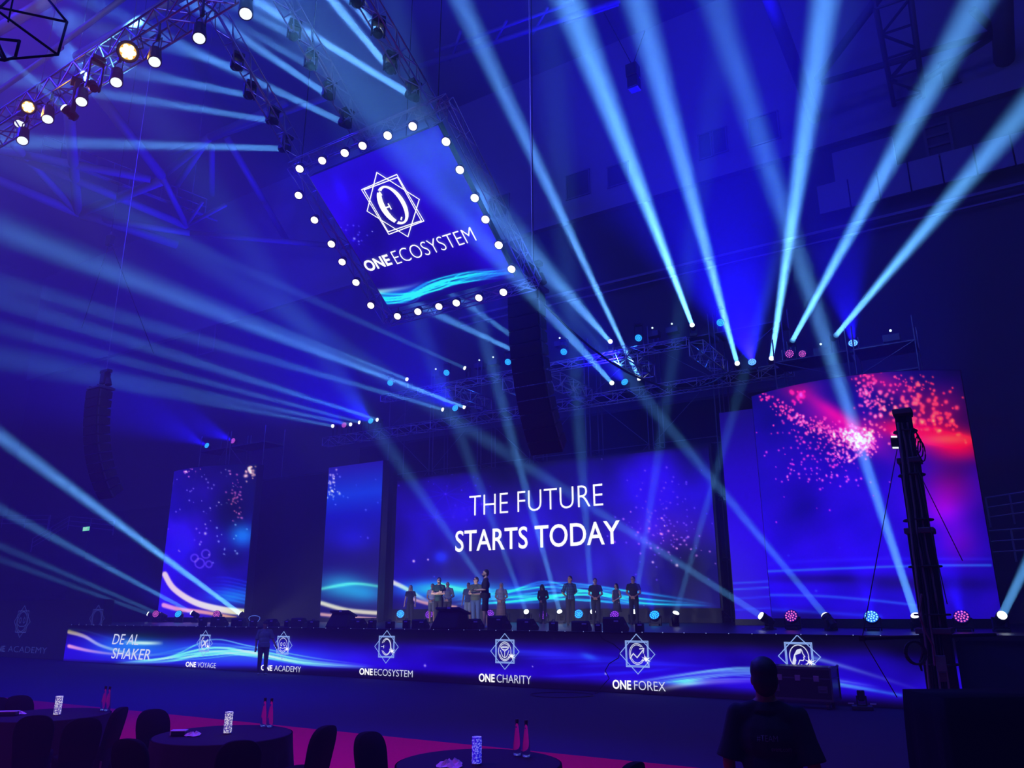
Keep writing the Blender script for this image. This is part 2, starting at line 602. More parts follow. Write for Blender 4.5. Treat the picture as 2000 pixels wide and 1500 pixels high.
def paint_main(X, Y, u, v):
    c = vgrad(v, [(0, (5, 4, 40)), (.03, (12, 4, 90)), (.3, (28, 3, 190)), (.6, (24, 2, 170)), (.85, (18, 2, 130)), (1, (12, 2, 95))])
    c += fbm(X, Y, 180, 5)[:, None] * np.array((10, 4, 55))
    c += blob(X, Y, 1280, 925, 80, 70, (20, 0, 95)) + blob(X, Y, 890, 950, 90, 60, (10, 0, 55)) + blob(X, Y, 1090, 1120, 120, 40, (10, 0, 50))
    c -= blob(X, Y, 1000, 900, 70, 60, (15, 0, 60)) + blob(X, Y, 1360, 1110, 50, 60, (20, 0, 90)) + blob(X, Y, 1030, 1100, 60, 30, (10, 0, 60))
    c += blob(X, Y, 862, 1088, 14, 12, (10, 50, 130)) + blob(X, Y, 1300, 1040, 90, 40, (40, 12, 60))
    c += blob(X, Y, 850, 1150, 70, 16, (0, 120, 110)) + blob(X, Y, 900, 1152, 110, 18, (10, 110, 110))
    rb = lambda *a, **k: ribbon(X, Y, *a, **k)
    c += rb([(764, 1136), (790, 1148), (820, 1166), (850, 1178), (900, 1184)], 9, (235, 220, 110), 5, w1=4, fade='end')
    c += rb([(800, 1168), (840, 1180), (890, 1186)], 6, (200, 140, 40), 5)
    c += rb([(860, 1142), (905, 1152), (960, 1152), (1000, 1158)], 6, (80, 200, 110), 8, w1=2, fade='end')
    c += streams(X, Y, [(890, 1176), (980, 1166), (1070, 1156), (1150, 1156), (1250, 1168), (1395, 1182)], (8, 20, 24, 24, 18, 8), 17, 2.0, (12, 140, 130), 9, 1.8)
    c += blob(X, Y, 1010, 1165, 90, 20, (0, 60, 60)) + blob(X, Y, 1180, 1168, 90, 18, (0, 45, 50))
    c += sparks(X, Y, cloud(110, 1300, 1010, 46, 60, 0, 1), 1.2, (90, 80, 130)) + sparks(X, Y, cloud(40, 1305, 1060, 55, 18, 12, 2), 1.6, (170, 120, 130))
    c += sparks(X, Y, cloud(30, 900, 960, 60, 50, 0, 3), 1.2, (50, 40, 110)) + sparks(X, Y, [(1298, 1027), (808, 1096), (836, 1093), (1322, 1104), (1275, 1098)], 2.2, (220, 200, 150))
    for (x, y, r) in [(870, 965, 34), (940, 985, 26), (850, 1010, 20)]:
        for a in range(0, 360, 40):
            c += rb([(x, y), (x + r * 2.2 * cos(radians(a)), y + r * 1.3 * sin(radians(a)))], .7, (18, 12, 70), 2, fade='end')
    return c


def paint_left(X, Y, u, v):
    c = vgrad(v, [(0, (8, 5, 90)), (.2, (14, 6, 130)), (.5, (30, 8, 190)), (.8, (34, 5, 215)), (1, (40, 20, 190))])
    c += vgrad(u, [(0, (10, 0, 60)), (.5, (6, 0, 10)), (1, (-16, 0, -60))])
    c += fbm(X, Y, 120, 8)[:, None] * np.array((14, 4, 36))
    c -= blob(X, Y, 450, 990, 30, 40, (20, 0, 90)) + blob(X, Y, 455, 1090, 34, 22, (18, 0, 80))
    c += blob(X, Y, 474, 1046, 26, 22, (10, 120, 150)) + blob(X, Y, 356, 1060, 20, 30, (0, 10, 60))
    rb = lambda *a, **k: ribbon(X, Y, *a, **k)
    for k in range(7):
        c += rb([(400, 1130 + 6 * k), (440, 1128 + 7 * k), (495, 1140 + 7 * k)], 2.5, (5, 50 + 8 * k, 110), 6, fade='start')
    c += blob(X, Y, 450, 1165, 45, 16, (0, 90, 90))
    c += rb([(322, 1122), (340, 1150), (380, 1176), (430, 1190), (480, 1196)], 11, (225, 225, 60), 4, w1=13)
    c += rb([(320, 1182), (350, 1190), (400, 1196), (460, 1207)], 9, (205, 150, -20), 4, w1=6)
    c += sparks(X, Y, cloud(26, 492, 920, 7, 9, 0, 4), 2.2, (210, 150, 120)) + sparks(X, Y, cloud(40, 462, 965, 8, 26, 0, 6), 1.5, (190, 80, 120))
    c += sparks(X, Y, cloud(46, 410, 970, 40, 45, 0, 9), 1.2, (120, 110, 120)) + sparks(X, Y, cloud(16, 440, 1060, 26, 22, 0, 12), 1.4, (130, 150, 140))
    c += sparks(X, Y, cloud(14, 365, 920, 10, 4, 0, 14), 1.3, (210, 110, 120)) + sparks(X, Y, [(401, 1024), (401, 1042)], 2.2, (180, 180, 110))
    for (x, y, r) in [(390, 1100, 9), (402, 1082, 8), (380, 1090, 7), (408, 1102, 6)]:
        a = np.hypot(X - x, Y - y)
        c += np.exp(-((a - r) / 1.6) ** 2)[:, None] * np.array((60, 50, 70))
    return c


def paint_slice(X, Y, u, v):
    c = vgrad(v, [(0, (30, 20, 160)), (.2, (10, 60, 230)), (.35, (14, 20, 190)), (.6, (16, 5, 110)), (1, (12, 4, 90))])
    c += blob(X, Y, 690, 1055, 40, 26, (10, 10, 70)) + blob(X, Y, 665, 1145, 50, 26, (20, 150, 120)) + blob(X, Y, 720, 1160, 40, 20, (0, 110, 100))
    rb = lambda *a, **k: ribbon(X, Y, *a, **k)
    c += rb([(628, 1178), (680, 1192), (745, 1198)], 8, (225, 222, 110), 5)
    c += rb([(628, 1200), (690, 1206), (745, 1210)], 6, (215, 170, 90), 4)
    c += rb([(628, 1150), (690, 1140), (745, 1146)], 4, (80, 160, 60), 7)
    c += sparks(X, Y, cloud(30, 650, 945, 6, 16, 0, 21), 1.5, (180, 150, 110)) + sparks(X, Y, cloud(16, 690, 1000, 30, 40, 0, 22), 1.2, (90, 80, 110))
    return c


def paint_strip(X, Y, u, v):
    c = vgrad(v, [(0, (20, 4, 120)), (.3, (36, 3, 200)), (.6, (44, 2, 240)), (1, (40, 4, 225))])
    for y, k in ((1138, .8), (1150, .9), (1168, .5), (1190, .5)):
        c += ribbon(X, Y, [(1400, y + 3), (1510, y - 3)], 2.4, (10 * k, 110 * k, 90 * k), 4)
    return c


def paint_right(X, Y, u, v):
    c = vgrad(v, [(0, (16, 3, 110)), (.12, (22, 3, 140)), (.3, (26, 3, 160)), (.5, (38, 2, 215)), (.8, (40, 4, 235)), (1, (34, 6, 215))])
    c += fbm(X, Y, 190, 2)[:, None] * np.array((14, 2, 36))
    c -= blob(X, Y, 1560, 1000, 60, 60, (10, 0, 50)) + blob(X, Y, 1850, 930, 40, 40, (0, 0, 60)) + blob(X, Y, 1740, 800, 30, 30, (5, 0, 40))
    c += vgrad(u, [(0, (0, 0, 20)), (.7, (0, 0, 0)), (1, (-8, 0, -50))])
    rb = lambda *a, **k: ribbon(X, Y, *a, **k)
    # pink streams
    c += blob(X, Y, 1650, 838, 90, 24, (170, 0, 20), 28) + blob(X, Y, 1620, 800, 60, 13, (130, 0, 10), 32)
    c += blob(X, Y, 1830, 850, 90, 24, (190, 0, -60), 6) + blob(X, Y, 1850, 858, 50, 10, (200, 70, 10)) + blob(X, Y, 1755, 838, 60, 18, (140, 0, -30), 10)
    c += blob(X, Y, 1870, 880, 60, 22, (150, 0, -40)) + blob(X, Y, 1830, 800, 60, 40, (100, 0, -40)) + blob(X, Y, 1720, 745, 60, 20, (110, 0, 0), 20)
    c += blob(X, Y, 1850, 960, 60, 50, (95, 0, 10)) + blob(X, Y, 1840, 1000, 34, 30, (70, 0, 40)) + blob(X, Y, 1870, 1060, 40, 40, (60, 0, 0))
    c += blob(X, Y, 1560, 760, 40, 20, (90, 0, 0))
    # particle swarms
    P = [(1496, 775), (1530, 800), (1560, 818), (1600, 838), (1640, 850), (1680, 862), (1695, 855)]
    for k, (x, y) in enumerate(P):
        c += sparks(X, Y, cloud(26 + 12 * k, x, y, 14, 7 + k * 1.2, 28, 40 + k), 1.7, (235, 40 + 14 * k, 40))
    c += sparks(X, Y, cloud(140, 1672, 855, 16, 9, 20, 60), 1.9, (220, 110, 60))
    c += rb([(1660, 832), (1690, 840), (1698, 856), (1690, 874), (1672, 892), (1658, 902)], 3, (190, 90, 40), 4)
    c += rb([(1660, 832), (1640, 845), (1655, 866), (1676, 872)], 2, (150, 80, 30), 4)
    c += sparks(X, Y, cloud(90, 1590, 870, 48, 22, 25, 61), 1.6, (220, 50, 40)) + sparks(X, Y, cloud(50, 1645, 890, 18, 10, 0, 62), 1.7, (225, 90, 50))
    c += sparks(X, Y, cloud(40, 1560, 900, 50, 40, 0, 63), 1.6, (210, 60, 70)) + sparks(X, Y, cloud(30, 1610, 930, 50, 10, 5, 64), 1.6, (230, 90, 60))
    c += sparks(X, Y, cloud(60, 1690, 760, 10, 20, -15, 65), 2.0, (240, 60, 40)) + sparks(X, Y, cloud(60, 1720, 790, 26, 16, 35, 66), 2.4, (240, 80, 50))
    c += sparks(X, Y, cloud(70, 1790, 800, 40, 26, 20, 67), 3.0, (240, 70, 20)) + sparks(X, Y, cloud(40, 1840, 810, 34, 24, 30, 68), 2.8, (240, 60, 0))
    c += sparks(X, Y, cloud(50, 1760, 745, 60, 12, 10, 69), 1.7, (230, 50, 10)) + sparks(X, Y, cloud(16, 1555, 775, 8, 10, 20, 70), 3.0, (220, 30, 40))
    # blue lines low down
    c += rb([(1500, 1116), (1650, 1110), (1800, 1105), (1935, 1104)], 4, (10, 90, 60), 4) + rb([(1500, 1100), (1700, 1092), (1935, 1092)], 3, (5, 20, 40), 9)
    c -= blob(X, Y, 1600, 1130, 120, 9, (12, 0, 90)) + blob(X, Y, 1800, 1140, 120, 14, (12, 0, 100)) + blob(X, Y, 1560, 1205, 80, 14, (10, 0, 110))
    c += rb([(1502, 1162), (1600, 1164), (1700, 1172), (1790, 1182)], 4, (15, 80, 50), 6) + rb([(1502, 1190), (1600, 1196), (1720, 1204)], 5, (8, 40, 50), 9)
    c += sparks(X, Y, [(1640, 1070), (1594, 1154), (1540, 1085)], 2, (10, 60, 60))
    return c


def paint_hang(X, Y, u, v):
    c = vgrad(v, [(0, (30, 8, 190)), (.2, (34, 2, 210)), (.6, (30, 1, 180)), (1, (16, 2, 105))])
    c += fbm(X, Y, 150, 9)[:, None] * np.array((8, 2, 24))
    c -= blob(X, Y, 720, 480, 60, 60, (14, 0, 50)) + blob(X, Y, 880, 350, 26, 60, (8, 0, 30), -30) + blob(X, Y, 770, 410, 50, 50, (8, 0, 50))
    c += blob(X, Y, 960, 480, 40, 70, (12, 0, 75), -30) + blob(X, Y, 620, 440, 50, 90, (6, 0, 36), -30) + blob(X, Y, 665, 370, 10, 26, (4, 6, 50), -25)
    rb = lambda *a, **k: ribbon(X, Y, *a, **k)
    c += blob(X, Y, 790, 574, 90, 12, (0, 70, 80), -14) + blob(X, Y, 738, 584, 34, 12, (10, 110, 80), -8)
    c += rb([(728, 571), (760, 567), (800, 560), (830, 548)], 9, (160, 230, 120), 8, w1=3, fade='end')
    c += streams(X, Y, [(722, 582), (790, 582), (850, 556), (915, 540), (1000, 530)], (14, 13, 16, 14, 12), 15, 2.0, (14, 160, 120), 4, 1.4)
    c += sparks(X, Y, cloud(18, 680, 460, 30, 14, 20, 31), 1.2, (70, 80, 110)) + sparks(X, Y, [(727, 452), (692, 466), (670, 462), (614, 370)], 1.8, (150, 170, 120))
    for a in range(0, 360, 30):
        c += rb([(690, 470), (690 + 60 * cos(radians(a)), 470 + 40 * sin(radians(a)))], .7, (8, 8, 50), 2, fade='end')
    return c


def paint_side(X, Y, u, v):
    return vgrad(v, [(0, (5, 5, 26)), (.5, (9, 9, 44)), (1, (9, 9, 46))])


# ---- lettering and line emblems as thin raised shapes of light
def strokes(polys, w, closed=True, t=0.012):
    """polylines in a 2-D plane -> thin raised strips (x, z), depth along y"""
    mb = MB()
    for pl in polys:
        pts, cl = (pl if isinstance(pl, tuple) else (pl, closed))
        P_ = [Vector(p) for p in pts]
        n = len(P_)
        if n < 2: continue
        L, R_ = [], []
        for i in range(n):
            a = P_[(i - 1) % n] if (cl or i > 0) else P_[i]
            b = P_[(i + 1) % n] if (cl or i < n - 1) else P_[i]
            d1 = (P_[i] - a); d2 = (b - P_[i])
            d1 = d1.normalized() if d1.length > 1e-9 else d2.normalized()
            d2 = d2.normalized() if d2.length > 1e-9 else d1
            tn = (d1 + d2)
            tn = tn.normalized() if tn.length > 1e-6 else d1
            nrm = Vector((-tn.y, tn.x))
            k = w / 2 / max(0.45, abs(nrm.dot(Vector((-d1.y, d1.x)))))
            L.append(P_[i] + nrm * k); R_.append(P_[i] - nrm * k)
        vs = [Vector((p.x, -t, p.y)) for p in L] + [Vector((p.x, -t, p.y)) for p in R_]
        fs = [(i, (i + 1) % n, n + (i + 1) % n, n + i) for i in range(n if cl else n - 1)]
        mb.add(vs, fs)
    return mb


def circ(x, z, rx, rz=None, a0=0, a1=360, n=28, tilt=0):
    rz = rz or rx
    c, s = cos(radians(tilt)), sin(radians(tilt))
    pts = []
    for i in range(n + (0 if a1 - a0 >= 360 else 1)):
        a = radians(a0 + (a1 - a0) * i / n)
        p, q = rx * cos(a), rz * sin(a)
        pts.append((x + p * c - q * s, z + p * s + q * c))
    return (pts, a1 - a0 >= 360)


def square(r, rot=0, rx=1.0):
    return ([(rx * r * sqrt(2) * cos(radians(rot + 45 + 90 * k)), r * sqrt(2) * sin(radians(rot + 45 + 90 * k))) for k in range(4)], True)


def text_mesh(s, weight=0.0, spacing=1.0):
    cu = bpy.data.curves.new('lettering', 'FONT')
    cu.body = s
    cu.offset = weight
    cu.space_character = spacing
    cu.resolution_u = 4
    cu.fill_mode = 'BOTH'
    o = bpy.data.objects.new('lettering', cu)
    COL.objects.link(o)
    dg = bpy.context.evaluated_depsgraph_get()
    dg.update()
    me = bpy.data.meshes.new_from_object(o.evaluated_get(dg))
    bpy.data.objects.remove(o)
    bpy.data.curves.remove(cu)
    xs_ = [v.co.x for v in me.vertices]; ys_ = [v.co.y for v in me.vertices]
    return me, min(xs_), max(xs_), min(ys_), max(ys_)


def letters(s, x0, x1, z0, z1, y, m, parent, weight=0.0, spacing=1.0, shear=0.0, name='lettering'):
    """text filling the rectangle x0..x1, z0..z1 in the plane y (parent space)"""
    me, a, b, c, d = text_mesh(s, weight, spacing)
    for v in me.vertices:
        px_, pz_ = (v.co.x - a) / (b - a), (v.co.y - c) / (d - c)
        v.co = (x0 + (x1 - x0) * px_ + shear * pz_, y, z0 + (z1 - z0) * pz_)
    me.materials.clear()
    me.materials.append(m)
    o = bpy.data.objects.new(name, me)
    COL.objects.link(o)
    o.parent = parent
    return o


# ---- stage front display
ZB = 0.02
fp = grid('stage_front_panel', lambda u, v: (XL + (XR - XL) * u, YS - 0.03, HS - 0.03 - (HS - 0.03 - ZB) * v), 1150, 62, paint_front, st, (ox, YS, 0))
SILVER = glow('silver_lettering', 226, 232, 255, 1.0)
PALEBLUE = glow('pale_blue_lettering', 150, 185, 255, 1.0)
STARW = glow('sparkle_white', 255, 255, 255, 1.3)


def front_text(s, px0, px1, ytl, ybl, weight, m, shear=0.0):
    a, b = on_y(px0, (ytl + ybl) / 2, YS), on_y(px1, (ytl + ybl) / 2, YS)
    xm = (px0 + px1) / 2
    letters(s, a.x - ox, b.x - ox, on_y(px0, ybl, YS).z, on_y(px0, ytl, YS).z, -0.05, m, fp, weight, shear=shear)


def emblem(kind, px, py, hpx):
    c = on_y(px, py, YS)
    R_ = (on_y(px, py - hpx / 2, YS).z - on_y(px, py + hpx / 2, YS).z) / 2 / 1.42
    mb = strokes([square(R_ * .84, 0), square(R_ * .92, 0), square(R_, 45)], 0.02)
    big = []
    w = R_ * .06
    if kind == 'omega':
        mb2 = strokes([circ(0, 0, R_ * .56, R_ * .72, 205, 515), circ(R_ * .04, 0, R_ * .46, R_ * .64, 215, 505)], w)
        e = strokes([([(-R_ * .62, 0), (-R_ * .3, 0)], False), ([(-R_ * .3, R_ * .14), (-R_ * .3, -R_ * .14)], False)], w)
        mb2.add(e.v, e.f)
    elif kind == 'plane':
        mb2 = strokes([circ(0, 0, R_ * .62, R_ * .74, 100, 400), circ(0, 0, R_ * .5, R_ * .62, 110, 260)], w)
        mb2.prism([(R_ * a, R_ * b) for a, b in [(-.42, -.3), (-.05, 0), (-.3, .32), (-.2, .34), (.16, .16), (.44, .36), (.52, .3), (.3, .02), (.26, -.4), (.18, -.44), (.06, -.12), (-.3, -.4)]], -0.013, -0.008)
    elif kind == 'face':
        mb2 = strokes([circ(0, 0, R_ * .66, R_ * .74, -30, 210), circ(-R_ * .24, R_ * .1, R_ * .12, R_ * .17), circ(R_ * .24, R_ * .1, R_ * .12, R_ * .17), ([(-R_ * .64, -R_ * .1), (-R_ * .6, -R_ * .5), (0, -R_ * .8), (R_ * .6, -R_ * .5), (R_ * .64, -R_ * .1)], False),
                       ([(-R_ * .42, -R_ * .22), (0, -R_ * .34), (R_ * .42, -R_ * .22)], False), ([(-R_ * .42, -R_ * .22), (-R_ * .34, -R_ * .5), (0, -R_ * .62), (R_ * .34, -R_ * .5), (R_ * .42, -R_ * .22)], False)], w)
    elif kind == 'tree':
        mb2 = strokes([circ(0, 0, R_ * .62, R_ * .74), circ(0, 0, R_ * .52, R_ * .64, 200, 340), circ(0, R_ * .36, R_ * .4, R_ * .24), ([(0, -R_ * .5), (0, 0), (-R_ * .34, R_ * .22)], False), ([(0, 0), (R_ * .34, R_ * .22)], False), ([(-R_ * .44, R_ * .1), (-R_ * .2, -R_ * .4), (0, -R_ * .52), (R_ * .2, -R_ * .4), (R_ * .44, R_ * .1)], False),
                       ([(-R_ * .3, R_ * .4), (R_ * .3, R_ * .4)], False), ([(-R_ * .34, R_ * .3), (R_ * .34, R_ * .3)], False)], w)
    elif kind == 'arrow':
        mb2 = strokes([circ(0, 0, R_ * .62, R_ * .74, 40, 350), circ(0, 0, R_ * .52, R_ * .64, 50, 330)], w * .8)
        e = strokes([([(-R_ * .6, -R_ * .34), (-R_ * .3, R_ * .02), (0, -R_ * .26), (R_ * .5, R_ * .3)], False), ([(R_ * .2, R_ * .36), (R_ * .56, R_ * .4), (R_ * .5, R_ * .05)], False)], w * 1.3)
        mb2.add(e.v, e.f)
    else:
        mb2 = strokes([circ(0, 0, R_ * .64, R_ * .76, -60, 250)], w)
        for k in range(5):
            e = strokes([([(R_ * (.2 - .02 * k), R_ * (.5 - .06 * k)), (R_ * (-.1 - .05 * k), R_ * (.42 - .08 * k)), (R_ * (-.3 - .04 * k), R_ * (.1 - .12 * k)), (R_ * (-.24 - .03 * k), R_ * (-.3 - .1 * k))], False)], w * 1.1)
            mb2.add(e.v, e.f)
        e = strokes([([(R_ * .2, R_ * .46), (R_ * .26, R_ * .22), (R_ * .38, R_ * .0), (R_ * .3, -R_ * .03), (R_ * .32, -R_ * .14), (R_ * .24, -R_ * .26), (R_ * .02, -R_ * .24), (-R_ * .1, -R_ * .5)], False),
                     ([(0, -R_ * .66), (R_ * .12, -R_ * .54), (R_ * .22, -R_ * .66), (0, -R_ * .86), (-R_ * .22, -R_ * .66), (-R_ * .12, -R_ * .54)], True)], w)
        mb2.add(e.v, e.f)
    o = mb.build('emblem_frame', PALEBLUE, fp, loc=(c.x - ox, -0.045, c.z))
    mb2.build('emblem', SILVER, fp, loc=(c.x - ox, -0.05, c.z))
    s = MB()
    sx, sz = R_ * .72, -R_ * .36
    for a in (20, 65, 110, 155, 200, 245, 290, 335):
        l_ = R_ * (.42 if a % 90 == 20 or a % 90 == 65 and a in (155, 335) else .24)
        dx_, dz_ = cos(radians(a)), sin(radians(a))
        s.add([Vector((sx - dz_ * R_ * .04, -.015, sz + dx_ * R_ * .04)), Vector((sx + dx_ * l_, -.015, sz + dz_ * l_)), Vector((sx + dz_ * R_ * .04, -.015, sz - dx_ * R_ * .04))], [(0, 1, 2)])
    s.build('sparkle', STARW, fp, loc=(c.x - ox, -0.055, c.z))


front_text('DE AL', 222, 273, 1238, 1258, 0.0, SILVER, 0.1)
front_text('SHAKER', 220, 296, 1265, 1286, 0.005, SILVER, 0.1)
for kind, px, py, h in [('plane', 402, 1256, 50), ('face', 555, 1260, 54), ('omega', 757, 1263, 64), ('tree', 988, 1272, 70), ('arrow', 1246, 1277, 78), ('woman', 1562, 1282, 84)]:
    emblem(kind, px, py, h)
for s1, s2, a, b, c, d, yt, yb in [('ONE', 'VOYAGE', 365, 385, 388, 424, 1292, 1302), ('ONE', 'ACADEMY', 512, 534, 538, 590, 1298, 1309), ('ONE', 'ECOSYSTEM', 704, 730, 733, 808, 1304.5, 1317.5),
                                   ('ONE', 'CHARITY', 937, 968, 972, 1039, 1315, 1331), ('ONE', 'FOREX', 1198, 1234, 1240, 1301, 1327, 1345)]:
    front_text(s1, a, b, yt, yb, 0.022, STARW)
    front_text(s2, c, d, yt + (c - a) * .045, yb + (c - a) * .045, -0.006, SILVER)

# ---- main screen at the back of the stage
YM = 33.0
mx0, mx1 = on_y(764, 1050, YM).x, on_y(1397, 1050, YM).x
mz0, mz1 = on_y(1080, 1189, YM).z, 9.0
ms = thing('video_wall', 'huge blue video wall at the back of the stage reading the future starts today', 'video wall', ((mx0 + mx1) / 2, YM, HS))
b_ = (ms.location.x, YM, HS)
MB().box((0, 0.25, (mz0 + mz1) / 2 - HS), (mx1 - mx0 + .2, 0.4, mz1 - mz0 + .2)).build('cabinet', BLACK, ms)
MB().box((0, .25, (mz0 - .1 - HS) / 2), (mx1 - mx0, .3, mz0 - .1 - HS)).build('base', BLACK, ms)
mp = grid('screen', lambda u, v: (mx0 + (mx1 - mx0) * u, YM, mz1 + (mz0 - mz1) * v), 420, 210, paint_main, ms, b_)


def main_text(s, p0, p1, weight):
    (ax, at, ab), (bx, bt, bb) = p0, p1
    a, b = on_y(ax, (at + ab) / 2, YM), on_y(bx, (bt + bb) / 2, YM)
    zt = (on_y(ax, at, YM).z + on_y(bx, bt, YM).z) / 2
    zb = (on_y(ax, ab, YM).z + on_y(bx, bb, YM).z) / 2
    letters(s, a.x - b_[0], b.x - b_[0], zb - HS, zt - HS, -0.03, WHITE_GLOW, mp, weight)


main_text('THE FUTURE', (917, 966, 1006), (1178, 948, 990), -0.014)
main_text('STARTS TODAY', (890, 1034, 1077), (1212, 1019, 1064), 0.010)


# ---- curved screens
def curved(name, label, top, ztop, pb, paint, nu, nv):
    pts = []
    for px, py in top:
        d = ray(px, py)
        k = (ztop - CAM_H) / d[2]
        P_ = CAM + d * k
        pts.append((P_[0], P_[1]))
    pts = np.array(pts)
    s_ = np.concatenate([[0], np.cumsum(np.hypot(*np.diff(pts, axis=0).T))])
    fx, fy = np.polyfit(s_, pts[:, 0], 2), np.polyfit(s_, pts[:, 1], 2)
    L = s_[-1]
    zb = pb
    c = (np.polyval(fx, L / 2), np.polyval(fy, L / 2), HS)
    t = thing(name, label, 'video screen', c)
    o = grid('screen', lambda u, v: (np.polyval(fx, u * L), np.polyval(fy, u * L), ztop + (zb - ztop) * v), nu, nv, paint, t, c)
    mb = MB()
    n = 24
    us = np.linspace(-0.004, 1.004, n)
    X_, Y_ = np.polyval(fx, us * L), np.polyval(fy, us * L)
    vs, fs = [], []
    for i in range(n):
        for (dy, z) in ((0.03, HS), (0.03, ztop + .03), (0.45, ztop + .03), (0.45, HS)):
            vs.append((X_[i] - c[0], Y_[i] - c[1] + dy, z - HS))
    for i in range(n - 1):
        for k in range(4):
            fs.append((i * 4 + k, i * 4 + (k + 1) % 4, (i + 1) * 4 + (k + 1) % 4, (i + 1) * 4 + k))
    fs += [(0, 1, 2, 3), tuple((n - 1) * 4 + k for k in (3, 2, 1, 0))]
    mb.add(vs, fs).build('cabinet', BLACK, t)
    return t, fx, fy, L


curved('curved_screen', 'tall curved blue video screen with white swoosh left of the stage', [(341, 921), (360, 916), (400, 911), (452, 908), (501, 907)], 9.7, 1.75, paint_left, 120, 190)
curved('curved_screen', 'large curved blue and pink video screen at the right end of the stage', [(1470, 774), (1525, 759), (1580, 747), (1670, 732), (1781, 724), (1872, 724)], 9.45, 1.78, paint_right, 270, 270)


def flat_screen(name, label, pl, pr, ytop_l, ytop_r, Y, zb, paint, nu, nv):
    a, b = on_y(pl, 1050, Y), on_y(pr, 1050, Y)
    zt = (on_y(pl, ytop_l, Y).z + on_y(pr, ytop_r, Y).z) / 2
    c = ((a.x + b.x) / 2, Y, HS)
    t = thing(name, label, 'video screen', c)
    grid('screen', lambda u, v: (a.x + (b.x - a.x) * u, Y, zt + (zb - zt) * v), nu, nv, paint, t, c)
    MB().box((0, .25, (zt - HS) / 2), (b.x - a.x + .08, .4, zt - HS + .05)).build('cabinet', BLACK, t)
    return t


flat_screen('slim_screen', 'slim flat blue video screen left of the main video wall', 634, 742, 915, 900, 29.5, 1.72, paint_slice, 70, 150)
flat_screen('slim_screen', 'slim plain blue video screen joined to the large curved screen', 1424, 1501, 808, 790, 29.6, 1.72, paint_strip, 50, 170)

# black masking between the screens
a, b = on_y(502, 1050, 30.2), on_y(650, 1050, 30.2)
t = thing('masking_drape', 'black masking panel between the curved left screen and the slim screen', 'stage drape', ((a.x + b.x) / 2, 30.2, HS))
MB().box((0, 0, 3.85), (b.x - a.x + .6, .3, 7.7)).build('drape', DRAPE, t)
MB().box((0, 0, 7.75), (b.x - a.x + .7, .36, .12)).build('top_bar', BLACK, t)
t = thing('masking_drape', 'narrow black masking column on the left side of the main video wall', 'stage drape', (on_y(753, 1050, 32.4).x, 32.4, HS))
MB().box((0, 0, 4.2), (1.1, .3, 8.4)).build('drape', DRAPE, t)
MB().box((0, 0, 8.45), (1.2, .36, .12)).build('top_bar', BLACK, t)
t = thing('masking_drape', 'wide black masking cloth hanging above and behind the main video wall', 'stage drape', ((mx0 + mx1) / 2, 36.6, 0))
MB().box((0, 0, 6), (30, .2, 12)).build('drape', DRAPE, t)
MB().box((0, 0, 12.05), (30, .26, .14)).build('top_bar', BLACK, t)

# dim display on the side wing at the left edge
a, b = on_y(-60, 1230, 20.2), on_y(198, 1230, 20.2)
zt, c = on_y(100, 1172, 20.2).z, Vector(((a.x + b.x) / 2, 20.2, 0))
t = thing('side_display', 'dim unlit display wall with a faint emblem left of the stage front', 'display wall', c)
sd = grid('screen', lambda u, v: (a.x + (b.x - a.x) * u, 20.17, zt + (0.02 - zt) * v), 30, 12, paint_side, t, tuple(c))
MB().box((0, .22, zt / 2), (b.x - a.x, .4, zt)).build('cabinet', BLACK, t)
FAINT = glow('faint_lettering', 44, 52, 120, 1.0)
for (px, py, r) in ((42, 1214, 26), (188, 1208, 22)):
    q = on_y(px, py, 20.1)
    R_ = (on_y(px, py - r, 20.1).z - on_y(px, py + r, 20.1).z) / 2
    pol = [circ(0, 0, R_ * .7, R_ * .74), square(R_ * .8, 0), square(R_ * .85, 45)]
    if px < 100: pol += [circ(-R_ * .3, .05, R_ * .14, R_ * .2), circ(R_ * .28, .05, R_ * .14, R_ * .2), ([(-R_ * .6, -R_ * .2), (-R_ * .3, -R_ * .36), (R_ * .4, -R_ * .36), (R_ * .66, -R_ * .2)], False)]
    strokes(pol, R_ * .06).build('emblem', FAINT, sd, loc=(q.x - c.x, -.06, q.z))
a1, b1 = on_y(-14, 1266, 20.1), on_y(8, 1266, 20.1)
letters('ONE', a1.x - c.x, b1.x - c.x, on_y(0, 1273, 20.1).z, on_y(0, 1261, 20.1).z, -.06, FAINT, sd, 0.03)
a1, b1 = on_y(14, 1268, 20.1), on_y(90, 1268, 20.1)
letters('ACADEMY', a1.x - c.x, b1.x - c.x, on_y(50, 1275, 20.1).z, on_y(50, 1263, 20.1).z, -.06, FAINT, sd, -0.01)

# exit sign
q = on_y(170, 1033, 33.2)
t = thing('exit_sign', 'small green lit emergency exit sign on a post in the dark left stand', 'exit sign', q)
MB().box((0, 0, 0), (.95, .12, .36)).build('housing', BLACKP, t)
MB().box((0, -.07, 0), (.88, .02, .30)).build('sign_face', glow('exit_green', 120, 240, 190, 1.0), t)
letters('EXIT', -.32, .2, -.1, .1, -.083, glow('exit_letter', 235, 255, 245, 1.0), t, 0.02)
MB().cyl((0, .1, -3.2), (0, .1, .1), .03, n=8).build('post', BLACK, t)

